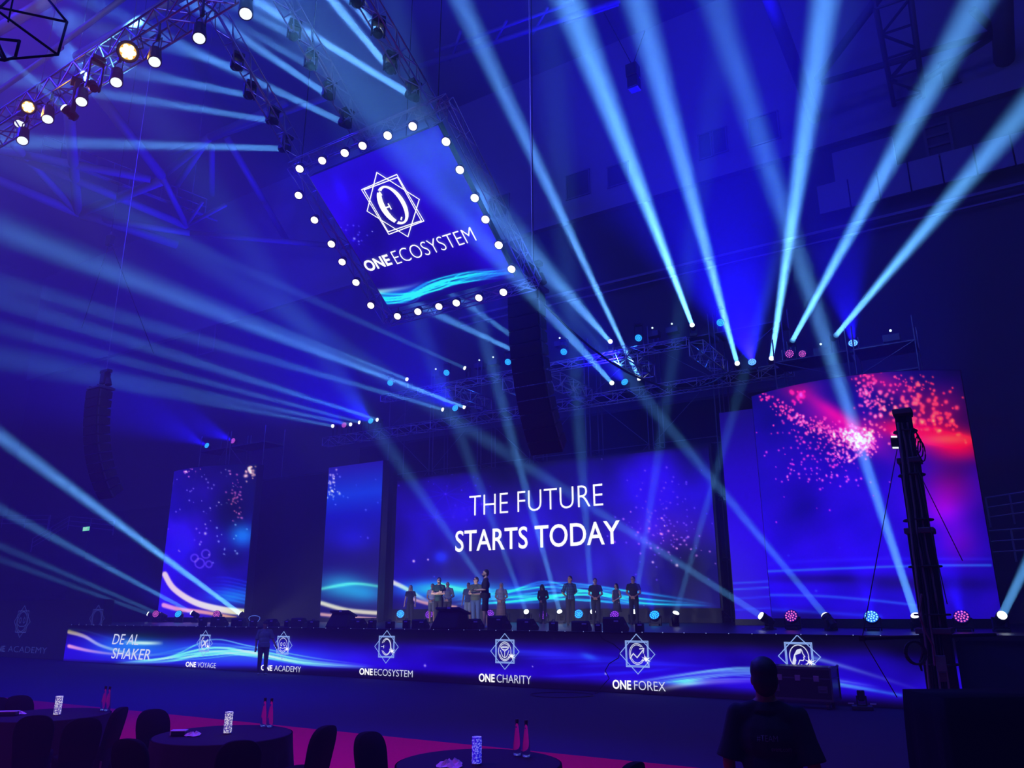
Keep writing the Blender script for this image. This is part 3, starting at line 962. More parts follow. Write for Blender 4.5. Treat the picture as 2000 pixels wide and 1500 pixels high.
# ------------------------------------------------------------------ trusses, scaffold, chains
def truss_parts(parent, p0, p1, w, bay=None, r=0.025, rl=0.014, up=None, m=None, m2=None):
    """box truss between two local points: four chords and the zigzag lacing of its sides"""
    m = m or ALU
    p0, p1 = Vector(p0), Vector(p1)
    d = (p1 - p0).normalized()
    up = Vector(up) if up else (Vector((0, 0, 1)) if abs(d.z) < .95 else Vector((0, 1, 0)))
    sx = d.cross(up).normalized()
    sy = sx.cross(d).normalized()
    off = [(sx * i + sy * j) * (w / 2) for i, j in ((-1, -1), (1, -1), (1, 1), (-1, 1))]
    for o_ in off: MB().cyl(p0 + o_, p1 + o_, r, n=8).build('chord', m, parent, smooth=True)
    L = (p1 - p0).length
    n = max(2, int(round(L / (bay or w))))
    lc = MB()
    for k in range(4):
        a, b = off[k], off[(k + 1) % 4]
        for i in range(n):
            q0, q1 = p0 + d * (L * i / n), p0 + d * (L * (i + 1) / n)
            if (i + k) % 2: lc.cyl(q0 + a, q1 + b, rl, n=5)
            else: lc.cyl(q0 + b, q1 + a, rl, n=5)
            if i % 2 == 0: lc.cyl(q0 + a, q0 + b, rl, n=5)
        lc.cyl(p1 + a, p1 + b, rl, n=5)
    lc.build('lacing', m2 or m, parent)


def truss(label, p0, p1, w, group=None, name='lighting_truss', **k):
    p0, p1 = Vector(p0), Vector(p1)
    t = thing(name, label, 'truss', p0, group=group)
    truss_parts(t, (0, 0, 0), p1 - p0, w, **k)
    return t


CABLEM = srgb('cable_black', 26, 26, 30, rough=0.6)


def hang_line(name, label, cat, p0, p1, r, sag=0.0, m=None, n=12, group=None):
    p0, p1 = Vector(p0), Vector(p1)
    pts = [p0.lerp(p1, i / n) - p0 - Vector((0, 0, sag * 4 * (i / n) * (1 - i / n))) for i in range(n + 1)]
    o = MB().tube(pts, r, n=5).build(name, m or CABLEM, loc=p0)
    return tag(o, label, cat, group)


# ------------------------------------------------------------------ moving heads and washes
BEAMC = (0.125, 0.44, 1.0)
HEADM = srgb('head_black', 30, 30, 36, rough=0.4)


def head_mesh(s):
    mb = MB()
    mb.lathe([(.06 * s, -.17 * s), (.11 * s, -.15 * s), (.125 * s, -.05 * s), (.12 * s, .1 * s), (.135 * s, .14 * s), (.135 * s, .225 * s), (.118 * s, .235 * s)], 16)
    for k in range(3): mb.lathe([(.128 * s, (-.04 + .04 * k) * s), (.132 * s, (-.03 + .04 * k) * s), (.128 * s, (-.02 + .04 * k) * s)], 16)
    return mb


_HM = {}


def part_copy(key, make, name, m, parent, **k):
    """the first call builds the part, later ones reuse its mesh"""
    if key not in _HM:
        o = make().build(name, m, parent, **k)
        _HM[key] = o.data
        return o
    o = bpy.data.objects.new(name, _HM[key])
    COL.objects.link(o)
    o.parent = parent
    if k.get('loc') is not None: o.location = k['loc']
    if k.get('rot') is not None: o.rotation_mode = 'QUATERNION'; o.rotation_quaternion = k['rot']
    return o


def moving_head(S, T, watts, label, group, mount='floor', s=1.0, spread=3.2, color=BEAMC, lens=LENS, base_z=None, name='moving_head_light'):
    S, T = Vector(S), Vector(T)
    d = (T - S).normalized()
    piv = S - d * .235 * s
    sg = 1 if mount == 'floor' else -1
    h = .46 * s
    if base_z is not None: h = max(.34 * s, min(1.1, abs(piv.z - base_z)))
    root = thing(name, label, 'stage light', piv - Vector((0, 0, sg * h)), group=group)
    q = d.to_track_quat('Z', 'Y')
    az = atan2(d.y, d.x)
    zq = Matrix.Rotation(az, 3, 'Z').to_quaternion()
    part_copy(('base', s, sg), lambda: MB().box((0, 0, sg * .06 * s), (.34 * s, .34 * s, .12 * s), b=.02 * s).box((0, 0, sg * .125 * s), (.22 * s, .22 * s, .02 * s)), 'base', BLACKP, root, rot=zq)

    def yoke():
        mb = MB()
        hh = h / s
        for i in (-1, 1): mb.box((0, i * .165 * s, sg * (.13 + (hh - .1) / 2) * s), (.12 * s, .045 * s, (hh - .02) * s), b=.012 * s)
        return mb.box((0, 0, sg * .15 * s), (.14 * s, .36 * s, .05 * s), b=.012 * s)
    yoke().build('yoke', BLACKP, root, rot=zq)
    hd = part_copy(('head', s), lambda: head_mesh(s), 'head', HEADM, root, loc=piv - root.location, rot=q)
    part_copy(('lens', s, lens.name), lambda: MB().lathe([(.112 * s, .228 * s), (.112 * s, .258 * s), (.092 * s, .286 * s), (.05 * s, .3 * s), (.003, .304 * s)], 16), 'lens', lens, hd)
    if watts:
        l = bpy.data.lights.new('beam', 'AREA')
        l.shape = 'DISK'
        l.size = .2 * s
        l.spread = radians(spread)
        l.energy, l.color = watts, color
        o = bpy.data.objects.new('beam', l)
        COL.objects.link(o)
        o.parent = root
        o.matrix_local = Matrix.Translation(S + d * .085 - root.location) @ d.to_track_quat('-Z', 'Y').to_matrix().to_4x4()
    return root


CELL = {'cyan': glow('cell_cyan', 60, 225, 255, 1.6), 'pink': glow('cell_pink', 255, 110, 200, 1.2), 'ice': glow('cell_ice', 150, 235, 255, 1.6), 'purple': glow('cell_purple', 190, 70, 255, 1.2)}
PLATE = {'cyan': glow('plate_cyan', 20, 120, 255, 1.0), 'pink': glow('plate_pink', 34, 0, 120, 1.0), 'ice': glow('plate_ice', 40, 120, 255, 1.0), 'purple': glow('plate_purple', 40, 5, 150, 1.0)}


def wash_light(S, aim, hue, label, group, watts=0, angle=40, mount='floor', s=1.0, color=BLUE, base_z=None):
    """LED wash: short round head with a face of small round cells"""
    S, aim = Vector(S), Vector(aim)
    ax = aim.normalized()
    d = (ax + (Vector(CAM) - S).normalized() * 1.3).normalized()
    piv = S - d * .12 * s
    sg = 1 if mount == 'floor' else -1
    h = .4 * s
    if base_z is not None: h = max(.34 * s, min(1.1, abs(piv.z - base_z)))
    root = thing('wash_light', label, 'stage light', piv - Vector((0, 0, sg * h)), group=group)
    q = d.to_track_quat('Z', 'Y')
    zq = Matrix.Rotation(atan2(d.y, d.x), 3, 'Z').to_quaternion()
    part_copy(('wbase', s, sg), lambda: MB().box((0, 0, sg * .05 * s), (.32 * s, .32 * s, .1 * s), b=.02 * s), 'base', BLACKP, root, rot=zq)
    mb = MB()
    for i in (-1, 1): mb.box((0, i * .21 * s, sg * (h / 2 + .03)), (.09 * s, .035 * s, h), b=.01 * s)
    mb.box((0, 0, sg * .12 * s), (.1 * s, .44 * s, .04 * s), b=.01 * s).build('yoke', BLACKP, root, rot=zq)
    hd = part_copy(('whead', s), lambda: MB().lathe([(.05 * s, -.15 * s), (.13 * s, -.12 * s), (.18 * s, -.02 * s), (.195 * s, .05 * s), (.195 * s, .115 * s), (.18 * s, .12 * s)], 18), 'head', HEADM, root, loc=piv - root.location, rot=q)
    part_copy(('wplate', s, hue), lambda: MB().lathe([(.182 * s, .1205 * s), (.1 * s, .1225 * s), (.005, .123 * s)], 18), 'face_plate', PLATE[hue], hd)

    def cells():
        mb = MB()
        for rr, n in ((0, 1), (.07, 6), (.142, 12)):
            for k in range(n):
                a = 2 * pi * k / n + rr * 3
                mb.cyl((rr * s * cos(a), rr * s * sin(a), .119 * s), (rr * s * cos(a), rr * s * sin(a), .132 * s), .023 * s, n=8)
        return mb
    part_copy(('wcell', s, hue), cells, 'led_cells', CELL[hue], hd)
    if watts:
        l = bpy.data.lights.new('wash', 'SPOT')
        l.energy, l.color = watts, color
        l.spot_size, l.spot_blend, l.shadow_soft_size = radians(angle), 0.75, .1
        o = bpy.data.objects.new('wash', l)
        COL.objects.link(o)
        o.parent = root
        o.matrix_local = Matrix.Translation(S + d * .05 - root.location) @ ax.to_track_quat('-Z', 'Y').to_matrix().to_4x4()
    return root


def towards(px, py, y): return on_y(px, py, y)


# rig behind the stage: a scaffold wall in bays, with two rows of lights on it
YR, ZR1, ZR2 = 34.0, 12.35, 14.5
SCAF = srgb('scaffold_tube', 120, 120, 128, rough=0.4, metal=0.6)


def scaffold(label, x0, x1, y0, y1, zs, group='scaffold towers behind the stage', lean=1):
    t = thing('scaffold_tower', label, 'scaffold', (x0, y0, HS), group=group)
    w, d = x1 - x0, y1 - y0
    H = zs[-1] - HS
    for x in (0, w):
        for y in (0, d):
            MB().cyl((x, y, 0), (x, y, H + 1.0), .03, n=6).cyl((x, y, 0), (x, y, .04), .09, n=8).build('standard', SCAF, t)
    for i, z in enumerate([q - HS for q in zs]):
        zz = z if i else .2
        for y in (0, d): MB().cyl((0, y, zz), (w, y, zz), .024, n=5).build('ledger', SCAF, t)
        for x in (0, w): MB().cyl((x, 0, zz), (x, d, zz), .024, n=5).build('transom', SCAF, t)
        if i:
            z0 = zs[i - 1] - HS if i > 1 else .2
            a, b = ((0, w) if (i + lean) % 2 else (w, 0))
            MB().cyl((a, -.03, z0), (b, -.03, z), .02, n=5).build('brace', SCAF, t)
    for z in (zs[-1] - HS, zs[-2] - HS): MB().box((w / 2, d / 2, z + .03), (w, d - .06, .05)).build('deck', DARKSTEEL, t)
    return t


bx = np.linspace(-30.4, -7.2, 8)
for i in range(7):
    scaffold('scaffold tower of the rig behind the main video wall, %s from left' % ORD[i], bx[i] + .12, bx[i + 1] - .12, YR + .2, YR + 1.6,
             [HS, 4.2, 6.9, 9.6, ZR1, ZR2], lean=i)
scaffold('scaffold tower rising above the large curved screen, its left half', -7.2, -4.4, 31.6, 33.2, [HS, 4.0, 6.5, 9.0, 10.7, 11.8], group=None)
scaffold('scaffold tower rising above the large curved screen, its right half', -4.15, -2.0, 31.6, 33.2, [HS, 4.0, 6.5, 9.0, 10.7, 11.8], group=None, lean=0)
scaffold('scaffold tower showing above the tall curved screen on the left, its left half', -43.0, -40.4, 30.7, 32.2, [HS, 4.0, 6.5, 9.0, 11.8], group=None)
scaffold('scaffold tower showing above the tall curved screen on the left, its right half', -40.1, -37.0, 30.7, 32.2, [HS, 4.0, 6.5, 9.0, 11.8], group=None, lean=0)
# horizontal trusses of the rig and short trusses reaching forward from it
truss('long silver box truss along the lower row of rig lights', (-35.2, YR - .1, ZR1 - .28), (-7.0, YR - .1, ZR1 - .28), .5, bay=.7)
truss('long silver box truss along the upper row of rig lights', (-30.6, YR - .1, ZR2 - .3), (-11.6, YR - .1, ZR2 - .3), .4, bay=.7)
for i, (px, py) in enumerate([(880, 765), (992, 748), (1083, 742), (1210, 690), (1360, 680)]):
    e = on_y(px, py, YR - 3.2)
    truss('short silver box truss reaching forward from the rig, %s from the left' % ORD[i], (e.x, YR - 3.2, e.z), (e.x, YR + .1, e.z), .62, group='trusses reaching forward', r=.03, rl=.022)

ROW1 = [((650, 832), (0, 706), 14), ((685, 829), (0, 688), 14), ((702, 825), (0, 640), 16), ((737, 820), (0, 586), 14), ((865, 800), (0, 552), 14), ((907, 795), (0, 452), 12),
        ((1195, 748), (520, 0), 3.0), ((1249, 740), (900, 0), 18), ((1440, 710), (1245, 0), 16), ((1507, 700), (1612, 0), 18)]
ROW1W = [60, 60, 66, 100, 100, 260, 50, 620, 540, 700]
for i, ((s_, t_, y), w_) in enumerate(zip(ROW1, ROW1W)):
    moving_head(on_y(*s_, YR), on_y(*t_, y), w_, 'white beam head on the lower row of the stage rig, %s from left' % ORD[i], 'beam heads on the lower rig row', base_z=ZR1, spread=.7 if i == 6 else 3.0)
ROW2 = [((795, 741), (0, 430), 12), ((908, 719), (300, 446), 18), ((1040, 684), (60, 0), 3.3), ((1036, 700), (0, 212), 3.3), ((1192, 667), (690, 110), 3.0), ((1352, 635), (1110, 0), 15)]
ROW2W = [80, 44, 34, 60, 50, 800]
for i, ((s_, t_, y), w_) in enumerate(zip(ROW2, ROW2W)):
    moving_head(on_y(*s_, YR), on_y(*t_, y), w_, 'white beam head on the upper row of the stage rig, %s from left' % ORD[i], 'beam heads on the upper rig row', base_z=ZR2, spread=.8 if i in (2, 3, 4) else 3.0)
for i, (s_, t_, y, w_) in enumerate([((1548, 665), (1910, 0), 18, 500), ((1633, 655), (2010, 205), 20, 420)]):
    moving_head(on_y(*s_, 32), on_y(*t_, y), w_, 'beam head tilted right on the scaffold above the large curved screen, %s one' % ('left' if i == 0 else 'right'), 'beam heads above the curved screen', base_z=11.83,
                lens=glow('lens_dark', 60, 120, 170, 1.0))
for i, (p, hue, w_) in enumerate([((672, 830), 'pink', 10000), ((724, 822), 'cyan', 34000), ((889, 797), 'cyan', 24000), ((1220, 746), 'cyan', 13000), ((1469, 707), 'ice', 130000)]):
    aim = {0: (-.5, -.5, .4), 1: (-.55, -.5, .5), 2: (-.3, -.7, .5), 3: (-.55, -.4, .8), 4: (-.04, -.55, 1)}[i]
    wash_light(on_y(*p, YR - (.5 if i == 4 else 0)), aim, hue, 'round wash light among the lower rig beam heads, %s from left' % ORD[i], 'wash lights on the lower rig row', watts=w_, angle=84 if i < 4 else 70, base_z=ZR1)
for i, p in enumerate([(762, 748), (872, 728), (992, 707), (1101, 687), (1247, 660), (1407, 630)]):
    wash_light(on_y(*p, YR), (-.25, -.65, -.75), 'cyan', 'round cyan wash light facing down on the upper rig row, %s from left' % ORD[i], 'wash lights on the upper rig row', watts=500, angle=50, mount='hang', base_z=ZR2 + 1.2, color=(.02, .12, 1))
for i, (p, hue, w_, aim) in enumerate([((1542, 691), 'pink', 0, (-.1, -.9, .2)), ((1567, 691), 'pink', 0, (-.1, -.9, .2)), ((1666, 670), 'ice', 50000, (0, -.25, 1))]):
    wash_light(on_y(*p, 32), aim, hue, ['larger pink wash light above the big curved screen, left of its twin', 'smaller pink wash light above the big curved screen, right of its twin', 'pale blue wash light on the scaffold at the far right, above the curved screen'][i],
               None, watts=w_, angle=46, base_z=11.8, s=1.0 if i != 1 else .85)
for p, hue, lab in [((404, 870), 'cyan', 'cyan wash light on the scaffold above the tall curved screen on the left'), ((455, 861), 'pink', 'pink wash light on the scaffold above the tall curved screen on the left')]:
    wash_light(on_y(*p, 31.0), (-.95, -.3, .45), hue, lab, None, watts=40000, angle=40, base_z=11.85)
DOTG = glow('status_light', 220, 245, 255, 1.5)
for i, (px, py, y, zb) in enumerate([(853, 727, 34.6, 0), (938, 710, 34.6, 0), (965, 704, 34.6, 0), (1095, 665, 34.6, 0), (1276, 648, 34.6, 0), (1314, 640, 34.6, 0), (1605, 681, 32.6, 0), (1741, 655, 32.6, 0)]):
    q = on_y(px, py, y)
    t = thing('power_box', 'small dark box with a white dot on the rig, %s from left' % ORD[i], 'equipment box', q - Vector((0, 0, .31 if i == 3 else .25)), group='boxes on the rig')
    MB().box((0, 0, .1), (.62, .4, .3), b=.02).build('case', DARKSTEEL, t)
    MB().ball((0, -.1, .42), .05).build('status_lamp', DOTG, t)
    MB().cyl((0, -.1, .25), (0, -.1, .4), .012, n=5).build('stalk', BLACK, t)

# ------------------------------------------------------------------ lights standing on the stage
FY = 24.0
FLOOR_R = [((1320, 1198), (1398, 925), 26.0, 30, 27.0), ((1487, 1203), (700, 700), 17, 60, FY), ((1612, 1203), (1290, 815), 29, 60, FY), ((1788, 1203), (1395, 0), 16, 230, FY), ((1957, 1202), (2060, 990), 20, 110, FY)]
for i, (s_, t_, y, w_, ys) in enumerate(FLOOR_R):
    moving_head(on_y(*s_, ys), on_y(*t_, y), w_, 'white beam head standing on the right half of the stage, %s from left' % ORD[i], 'beam heads on the right half of the stage', base_z=HS)
FLOOR_M = [((984, 1196), (700, 790), 18, 45), ((1028, 1195), (940, 960), 24, 40), ((1093, 1195), (935, 620), 22, 100), ((1158, 1195), (1128, 770), 22, 100), ((1238, 1195), (1290, 860), 26, 34), ((880, 1197), (560, 860), 18, 30)]
for i, (s_, t_, y, w_) in enumerate(FLOOR_M):
    moving_head(on_y(*s_, 30.0), on_y(*t_, y), w_, ['beam head on the stage floor left of the woman in the patterned skirt', 'beam head on the stage right of the woman in a headscarf',
                 'beam head on the stage floor just right of the long-haired woman', 'beam head on the stage floor behind the man in black with clasped hands', 'beam head on the stage floor behind the man with folded hands at the right',
                 'beam head on the stage floor between the grey-shirted man and the olive-shirted man'][i], None, base_z=HS)
FLOOR_L = [((470, 1199), (0, 852), 20, 440, 25.5), ((375, 1197), (0, 994), 20, 130, 26.0), ((312, 1200), (0, 1066), 21, 40, 26.0), ((290, 1199), (0, 1092), 21, 34, 26.0)]
for i, (s_, t_, y, w_, ys) in enumerate(FLOOR_L):
    moving_head(on_y(*s_, ys), on_y(*t_, y), w_, 'white beam head before the tall curved screen on the left, %s from the right' % ORD[i], 'beam heads on the left of the stage', base_z=HS)
for i, (p, hue, w_, aim, ys) in enumerate([((304, 1199), 'pink', 0, (-.3, -.9, .3), 25.6), ((348, 1199), 'cyan', 6000, (-.5, -.6, .6), 25.6), ((423, 1200), 'pink', 40, (-.2, -.9, .4), 25.6)]):
    wash_light(on_y(*p, ys), aim, hue, ['pink wash light at the far left of the stage beside two beam heads', 'cyan wash light before the left edge of the tall curved screen', 'pink wash light before the middle of the tall curved screen'][i], None,
               watts=w_, angle=50, base_z=HS)
for i, (p, hue, w_, aim, ys) in enumerate([((1545, 1203), 'pink', 4000, (-.3, -.5, .8), FY), ((1702, 1204), 'ice', 12000, (0, -.3, 1), FY), ((1878, 1204), 'pink', 16000, (-.1, -.3, 1), FY),
                                          ((1130, 1199), 'cyan', 2000, (0, -.7, .6), 29.0), ((1278, 1201), 'cyan', 12000, (-.25, -.2, 1), 27.6), ((1200, 1201), 'purple', 4000, (-.3, -.3, 1), 28.6), ((957, 1199), 'purple', 0, (0.1, -.9, .4), 29), ((838, 1200), 'purple', 0, (0, -.9, .4), 29),
                                          ((782, 1199), 'cyan', 0, (.1, -.9, .3), 29), ((1061, 1201), 'purple', 0, (0, -.9, .3), 30.5)]):
    wash_light(on_y(*p, ys), aim, hue, ['pink wash light on the right of the stage between two beam heads', 'icy blue wash light on the stage before the large curved screen', 'pink wash light on the stage right of the black mast',
                                        'cyan wash light on the stage left of the man in black with clasped hands', 'cyan wash light on the stage right of the man with folded hands', 'purple wash light behind the woman in the patterned dress',
                                        'purple wash light beside the tall man in black shorts', 'purple wash light behind the large covered monitor', 'cyan wash light left of the woman with long fair hair', 'purple wash light behind the long-haired woman'][i], None,
               watts=w_, angle=38, base_z=HS)

# ------------------------------------------------------------------ hanging screen with its frame of lamps
TA = radians(38)
SV = Vector((0, cos(TA), -sin(TA)))                      # down the screen's face
NV = Vector((0, -sin(TA), -cos(TA)))                     # out of its face
PH = at_d(800, 420, 20.0)


def on_tilt(px, py, off=0.0):
    d = Vector(ray(px, py))
    P_ = PH + NV * off
    return Vector(CAM) + d * (NV.dot(P_ - Vector(CAM)) / NV.dot(d))


tl, tr, br, bl = on_tilt(590, 331), on_tilt(862, 240), on_tilt(1024, 556), on_tilt(752, 606)
hx0, hx1 = (tl.x + bl.x) / 2, (tr.x + br.x) / 2
sv0, sv1 = ((tl - PH).dot(SV) + (tr - PH).dot(SV)) / 2, ((bl - PH).dot(SV) + (br - PH).dot(SV)) / 2


def hp(x, s, off=0.0):
    return Vector((x, PH.y, PH.z)) + SV * s + NV * off


c = hp((hx0 + hx1) / 2, (sv0 + sv1) / 2)
HX, HV = (hx1 - hx0), (sv1 - sv0)
hs = thing('hanging_screen', 'tilted blue screen hanging over the hall with a white ring emblem and lettering', 'video screen', c)
I_ = .13
hg = grid('screen', lambda u, v: (hx0 + I_ + (HX - 2 * I_) * u, PH.y + SV.y * (sv0 + I_ + (HV - 2 * I_) * v), PH.z + SV.z * (sv0 + I_ + (HV - 2 * I_) * v)), 190, 190, paint_hang, hs, tuple(c))
RM = Matrix(((1, 0, 0), (0, SV.y, -NV.y), (0, SV.z, -NV.z)))        # columns: x, down the face, into the face
RM = Matrix(((1, 0, 0), tuple(SV), tuple(-NV))).transposed()
MB().box(-NV * .14, (HX - 2 * I_, HV - 2 * I_, .2), M=RM).build('cabinet', BLACK, hs)
# emblem and words on its face: local x right, local z up the face
EM = Matrix(((1, 0, 0), tuple(-NV), tuple(-SV))).transposed().to_quaternion()


def loc2(px, py):
    q = on_tilt(px, py) - c
    return q.x, -q.dot(SV)


ex, ez = loc2(768, 400)
holder = hg
R_ = 0.72
e = strokes([square(R_ * .86, 0, .9), square(R_ * .93, 2, .9), square(R_ * .90, 40, .9)], .026)
e.build('emblem_frame', WHITE_GLOW, hg, loc=Vector((ex, 0, 0)) + NV * .02 - SV * ez, rot=EM)
o = MB()
outer, inner = circ(0, 0, R_ * .55, R_ * .76, 0, 360, 40)[0], circ(R_ * .03, 0, R_ * .34, R_ * .68, 0, 360, 40)[0]
vs = [Vector((x, -.012, z)) for x, z in outer] + [Vector((x, -.012, z)) for x, z in inner]
fs = [(i, (i + 1) % 40, 40 + (i + 1) % 40, 40 + i) for i in range(40) if i not in (13, 26)]
o.add(vs, fs)
e = strokes([([(-R_ * .5, 0), (-R_ * .14, 0)], False), ([(-R_ * .14, R_ * .12), (-R_ * .14, -R_ * .12)], False), ([(-R_ * .22, R_ * .62), (-R_ * .2, R_ * .46)], False), ([(R_ * .0, -R_ * .6), (R_ * .1, -R_ * .5)], False)], .04)
o.add(e.v, e.f)
o.build('emblem', WHITE_GLOW, hg, loc=Vector((ex, 0, 0)) + NV * .02 - SV * ez, rot=EM)


def hang_text(s, pA, pB, hA, w):
    """baseline left and right pixels, cap height pixel at the left"""
    (x0, z0), (x1, z1) = loc2(*pA), loc2(*pB)
    hgt = loc2(*hA)[1] - z0
    zz = (z0 + z1) / 2
    me, a, b, c_, d_ = text_mesh(s, w)
    for v in me.vertices:
        u_, k_ = (v.co.x - a) / (b - a), (v.co.y - c_) / (d_ - c_)
        v.co = Vector((x0 + (x1 - x0) * u_, 0, 0)) - SV * (zz + hgt * k_) + NV * .03
    me.materials.clear(); me.materials.append(WHITE_GLOW)
    t_ = bpy.data.objects.new('lettering', me)
    COL.objects.link(t_)
    t_.parent = hg


hang_text('ONE', (720, 531), (768, 515), (707, 511), .03)
hang_text('ECOSYSTEM', (776, 514), (933, 470), (763, 489), -.014)

# its truss frame
F_ = .26
fo = [hp(hx0 - F_, sv0 - F_, -.15), hp(hx1 + F_, sv0 - F_, -.15), hp(hx1 + F_, sv1 + F_, -.15), hp(hx0 - F_, sv1 + F_, -.15)]
ft = thing('truss_frame', 'silver truss frame around the tilted hanging screen carrying round lamps', 'truss', c - NV * .15)
for i in range(4):
    truss_parts(ft, fo[i] - ft.location, fo[(i + 1) % 4] - ft.location, .26, bay=.42, r=.016, rl=.010, up=NV)
RING = {'top': [(585, 330), (629, 314), (673, 299), (708, 285), (757, 265), (806, 247)], 'right': [(871, 277), (898, 332), (927, 387), (948, 429), (974, 479), (999, 526)],
        'bottom': [(983, 571), (935, 582), (891, 592), (857, 599), (816, 609), (776, 618)], 'left': [(583, 382), (614, 430), (647, 477), (668, 512), (695, 552), (724, 597)]}
FL = {'top': 'from its left corner', 'right': 'from its upper corner', 'bottom': 'from its right corner', 'left': 'from its top corner'}
LAMPW = [glow('lamp_white', 255, 250, 255, 2.2), glow('lamp_lilac', 250, 235, 255, 1.7)]
for side, ps in RING.items():
    for i, (px, py) in enumerate(ps):
        P_ = on_tilt(px, py, .16)
        d = (Vector(CAM) - P_).normalized()
        d = (d * .8 + Vector((-.25, -.1, -.45))).normalized()
        r = thing('round_lamp', 'white lamp on the %s side of the hanging screen frame, %s %s' % (side, ORD[i], FL[side]), 'stage light', P_ - NV * .2, group='lamps around the hanging screen')
        q = d.to_track_quat('Z', 'Y')
        hd = part_copy(('rhead',), lambda: MB().lathe([(.04, -.16), (.09, -.13), (.115, 0), (.125, .05), (.11, .055)], 14), 'housing', HEADM, r, loc=P_ - r.location - d * .06, rot=q)
        part_copy(('rlens', i % 2), lambda: MB().lathe([(.108, .05), (.09, .062), (.05, .072), (.003, .075)], 16), 'lens', LAMPW[i % 2], hd)
        MB().tube([(0, 0, 0), (P_ - r.location - d * .12)], .014, 5).build('bracket', BLACK, r)
        l = bpy.data.lights.new('lamp_glow', 'SPOT')
        l.energy, l.color = (560 if (i % 2) else 1040), (.012, .004, 1) if i % 2 == 0 else (.035, .022, 1)
        l.spot_size, l.spot_blend, l.shadow_soft_size = radians(80), 1.0, .08
        o = bpy.data.objects.new('lamp_glow', l)
        COL.objects.link(o)
        o.parent = r
        dd = Vector((-.55, -.25, -.8)).normalized() if side in ('left', 'bottom') else d
        o.matrix_local = Matrix.Translation(P_ + d * .08 - r.location) @ dd.to_track_quat('-Z', 'Y').to_matrix().to_4x4()
for nm, q, lab in [('suspension_wire', hp(hx0, sv0 - F_, -.2), 'thin wire holding the upper left corner of the hanging screen'), ('suspension_wire', hp(hx1, sv0 - F_, -.2), 'thin wire holding the upper right corner of the hanging screen'),
                   ('suspension_wire', hp(hx1 + F_, sv1, -.3), 'thin wire holding the lower right corner of the hanging screen'), ('suspension_wire', hp(hx0, sv1 + F_, -.3), 'thin wire holding the lower left corner of the hanging screen')]:
    hang_line(nm, lab, 'cable', q, Vector((q.x, q.y + .3, ZC)), .012, n=2)

# sloping trusses left and above the screen, with beam heads
SLOPE = [('left', [((458, 130), (200, 60), 17, 16), ((483, 186), (259, 140), 16, 34), ((525, 235), (0, 150), 13, 60), ((549, 290), (0, 276), 13, 90)], 1.2, (24, -4), 0),
         ('middle', [((571, 70), (440, 0), 17, 18), ((603, 127), (430, 30), 17, 18), ((636, 183), (365, 0), 14, 80), ((667, 238), (170, 0), 12, 90)], .6, (24, -2), 0),
         ('right', [((695, 5), (600, -60), 16, 30), ((737, 64), (690, 0), 16, 50), ((758, 131), (640, -10), 14, 110), ((798, 183), (495, 0), 12, 190)], .2, (24, 2), 0)]
for nm, hs_, off, (ox_, oy_), _ in SLOPE:
    pts = [on_tilt(h[0][0] + 22, h[0][1] - 6, -off) for h in hs_]
    d = (pts[-1] - pts[0]).normalized()
    truss('sloping silver truss carrying four beam heads over the hall, %s one of three' % nm, pts[0] - d * 2.2, pts[-1] + d * .8, .34, group=None, bay=.42, r=.02, rl=.013, up=NV)
    for i, (s_, t_, y, w_) in enumerate(hs_):
        P_ = on_tilt(*s_, -off)
        moving_head(P_, on_y(*t_, y), w_, 'white beam head on the %s of three sloping trusses, %s from top' % (nm, ORD[i]), 'beam heads on the sloping trusses', mount='hang', s=.85, spread=2.6)

# ------------------------------------------------------------------ main lighting truss at the upper left
m0, m1 = on_z(-40, 266, 14.0), on_z(520, -62, 14.0)
my = (m0.y + m1.y) / 2
m0, m1 = Vector((m0.x, my, 14.0)), Vector((m1.x, my, 14.0))
truss('long silver lighting truss crossing the upper left corner with par cans and amber lamps', m0, m1, .5, bay=.5, r=.026, rl=.018)


def on_row(px, py, dz=0.0):
    """point under column px in the truss's own vertical plane"""
    return on_y(px, py, my)


CANL = glow('can_lens', 225, 235, 255, 1.4)
for i, (px, py) in enumerate([(44, 274), (93, 232), (159, 198), (227, 160), (302, 120), (389, 74), (480, 26), (38, 241)]):
    P_ = on_y(px, py, my - (.25 if i < 7 else -.25))
    t = thing('par_can', 'black par can with lit lens on the upper left truss, %s' % ((ORD[i] + ' from left') if i < 7 else 'set behind its row'), 'stage light', P_ + Vector((0, 0, .55)), group='par cans on the upper left truss')
    d = (Vector((.1, 0, -1)) + (Vector(CAM) - P_).normalized() * .75).normalized()
    q = d.to_track_quat('Z', 'Y')
    hd = part_copy(('can',), lambda: MB().lathe([(.07, -.26), (.12, -.24), (.125, 0), (.12, .03), (.135, .05), (.135, .2), (.12, .2)], 16), 'body', BLACK, t, loc=Vector((0, 0, -.55)) - d * .18, rot=q)
    part_copy(('canlens',), lambda: MB().lathe([(.112, .201), (.1, .212), (.06, .222), (.003, .226)], 16), 'lens', CANL, hd)
    MB().tube([(-.15, 0, -.35), (-.15, 0, -.05), (.15, 0, -.05), (.15, 0, -.35)], .014, 5).box((0, 0, .02), (.07, .07, .14), b=.01).build('yoke', BLACK, t)
    MB().tube([(0, 0, 0), (0, my - .25 - t.location.y, 13.75 - t.location.z)], .025, 6).build('clamp', DARKSTEEL, t)
    l = bpy.data.lights.new('can_glow', 'SPOT')
    l.energy, l.color = 14, (.25, .45, 1)
    l.spot_size, l.spot_blend, l.shadow_soft_size = radians(24), .8, .08
    o = bpy.data.objects.new('can_glow', l); COL.objects.link(o); o.parent = t
    o.matrix_local = Matrix.Translation(P_ + d * .05 - t.location) @ d.to_track_quat('-Z', 'Y').to_matrix().to_4x4()
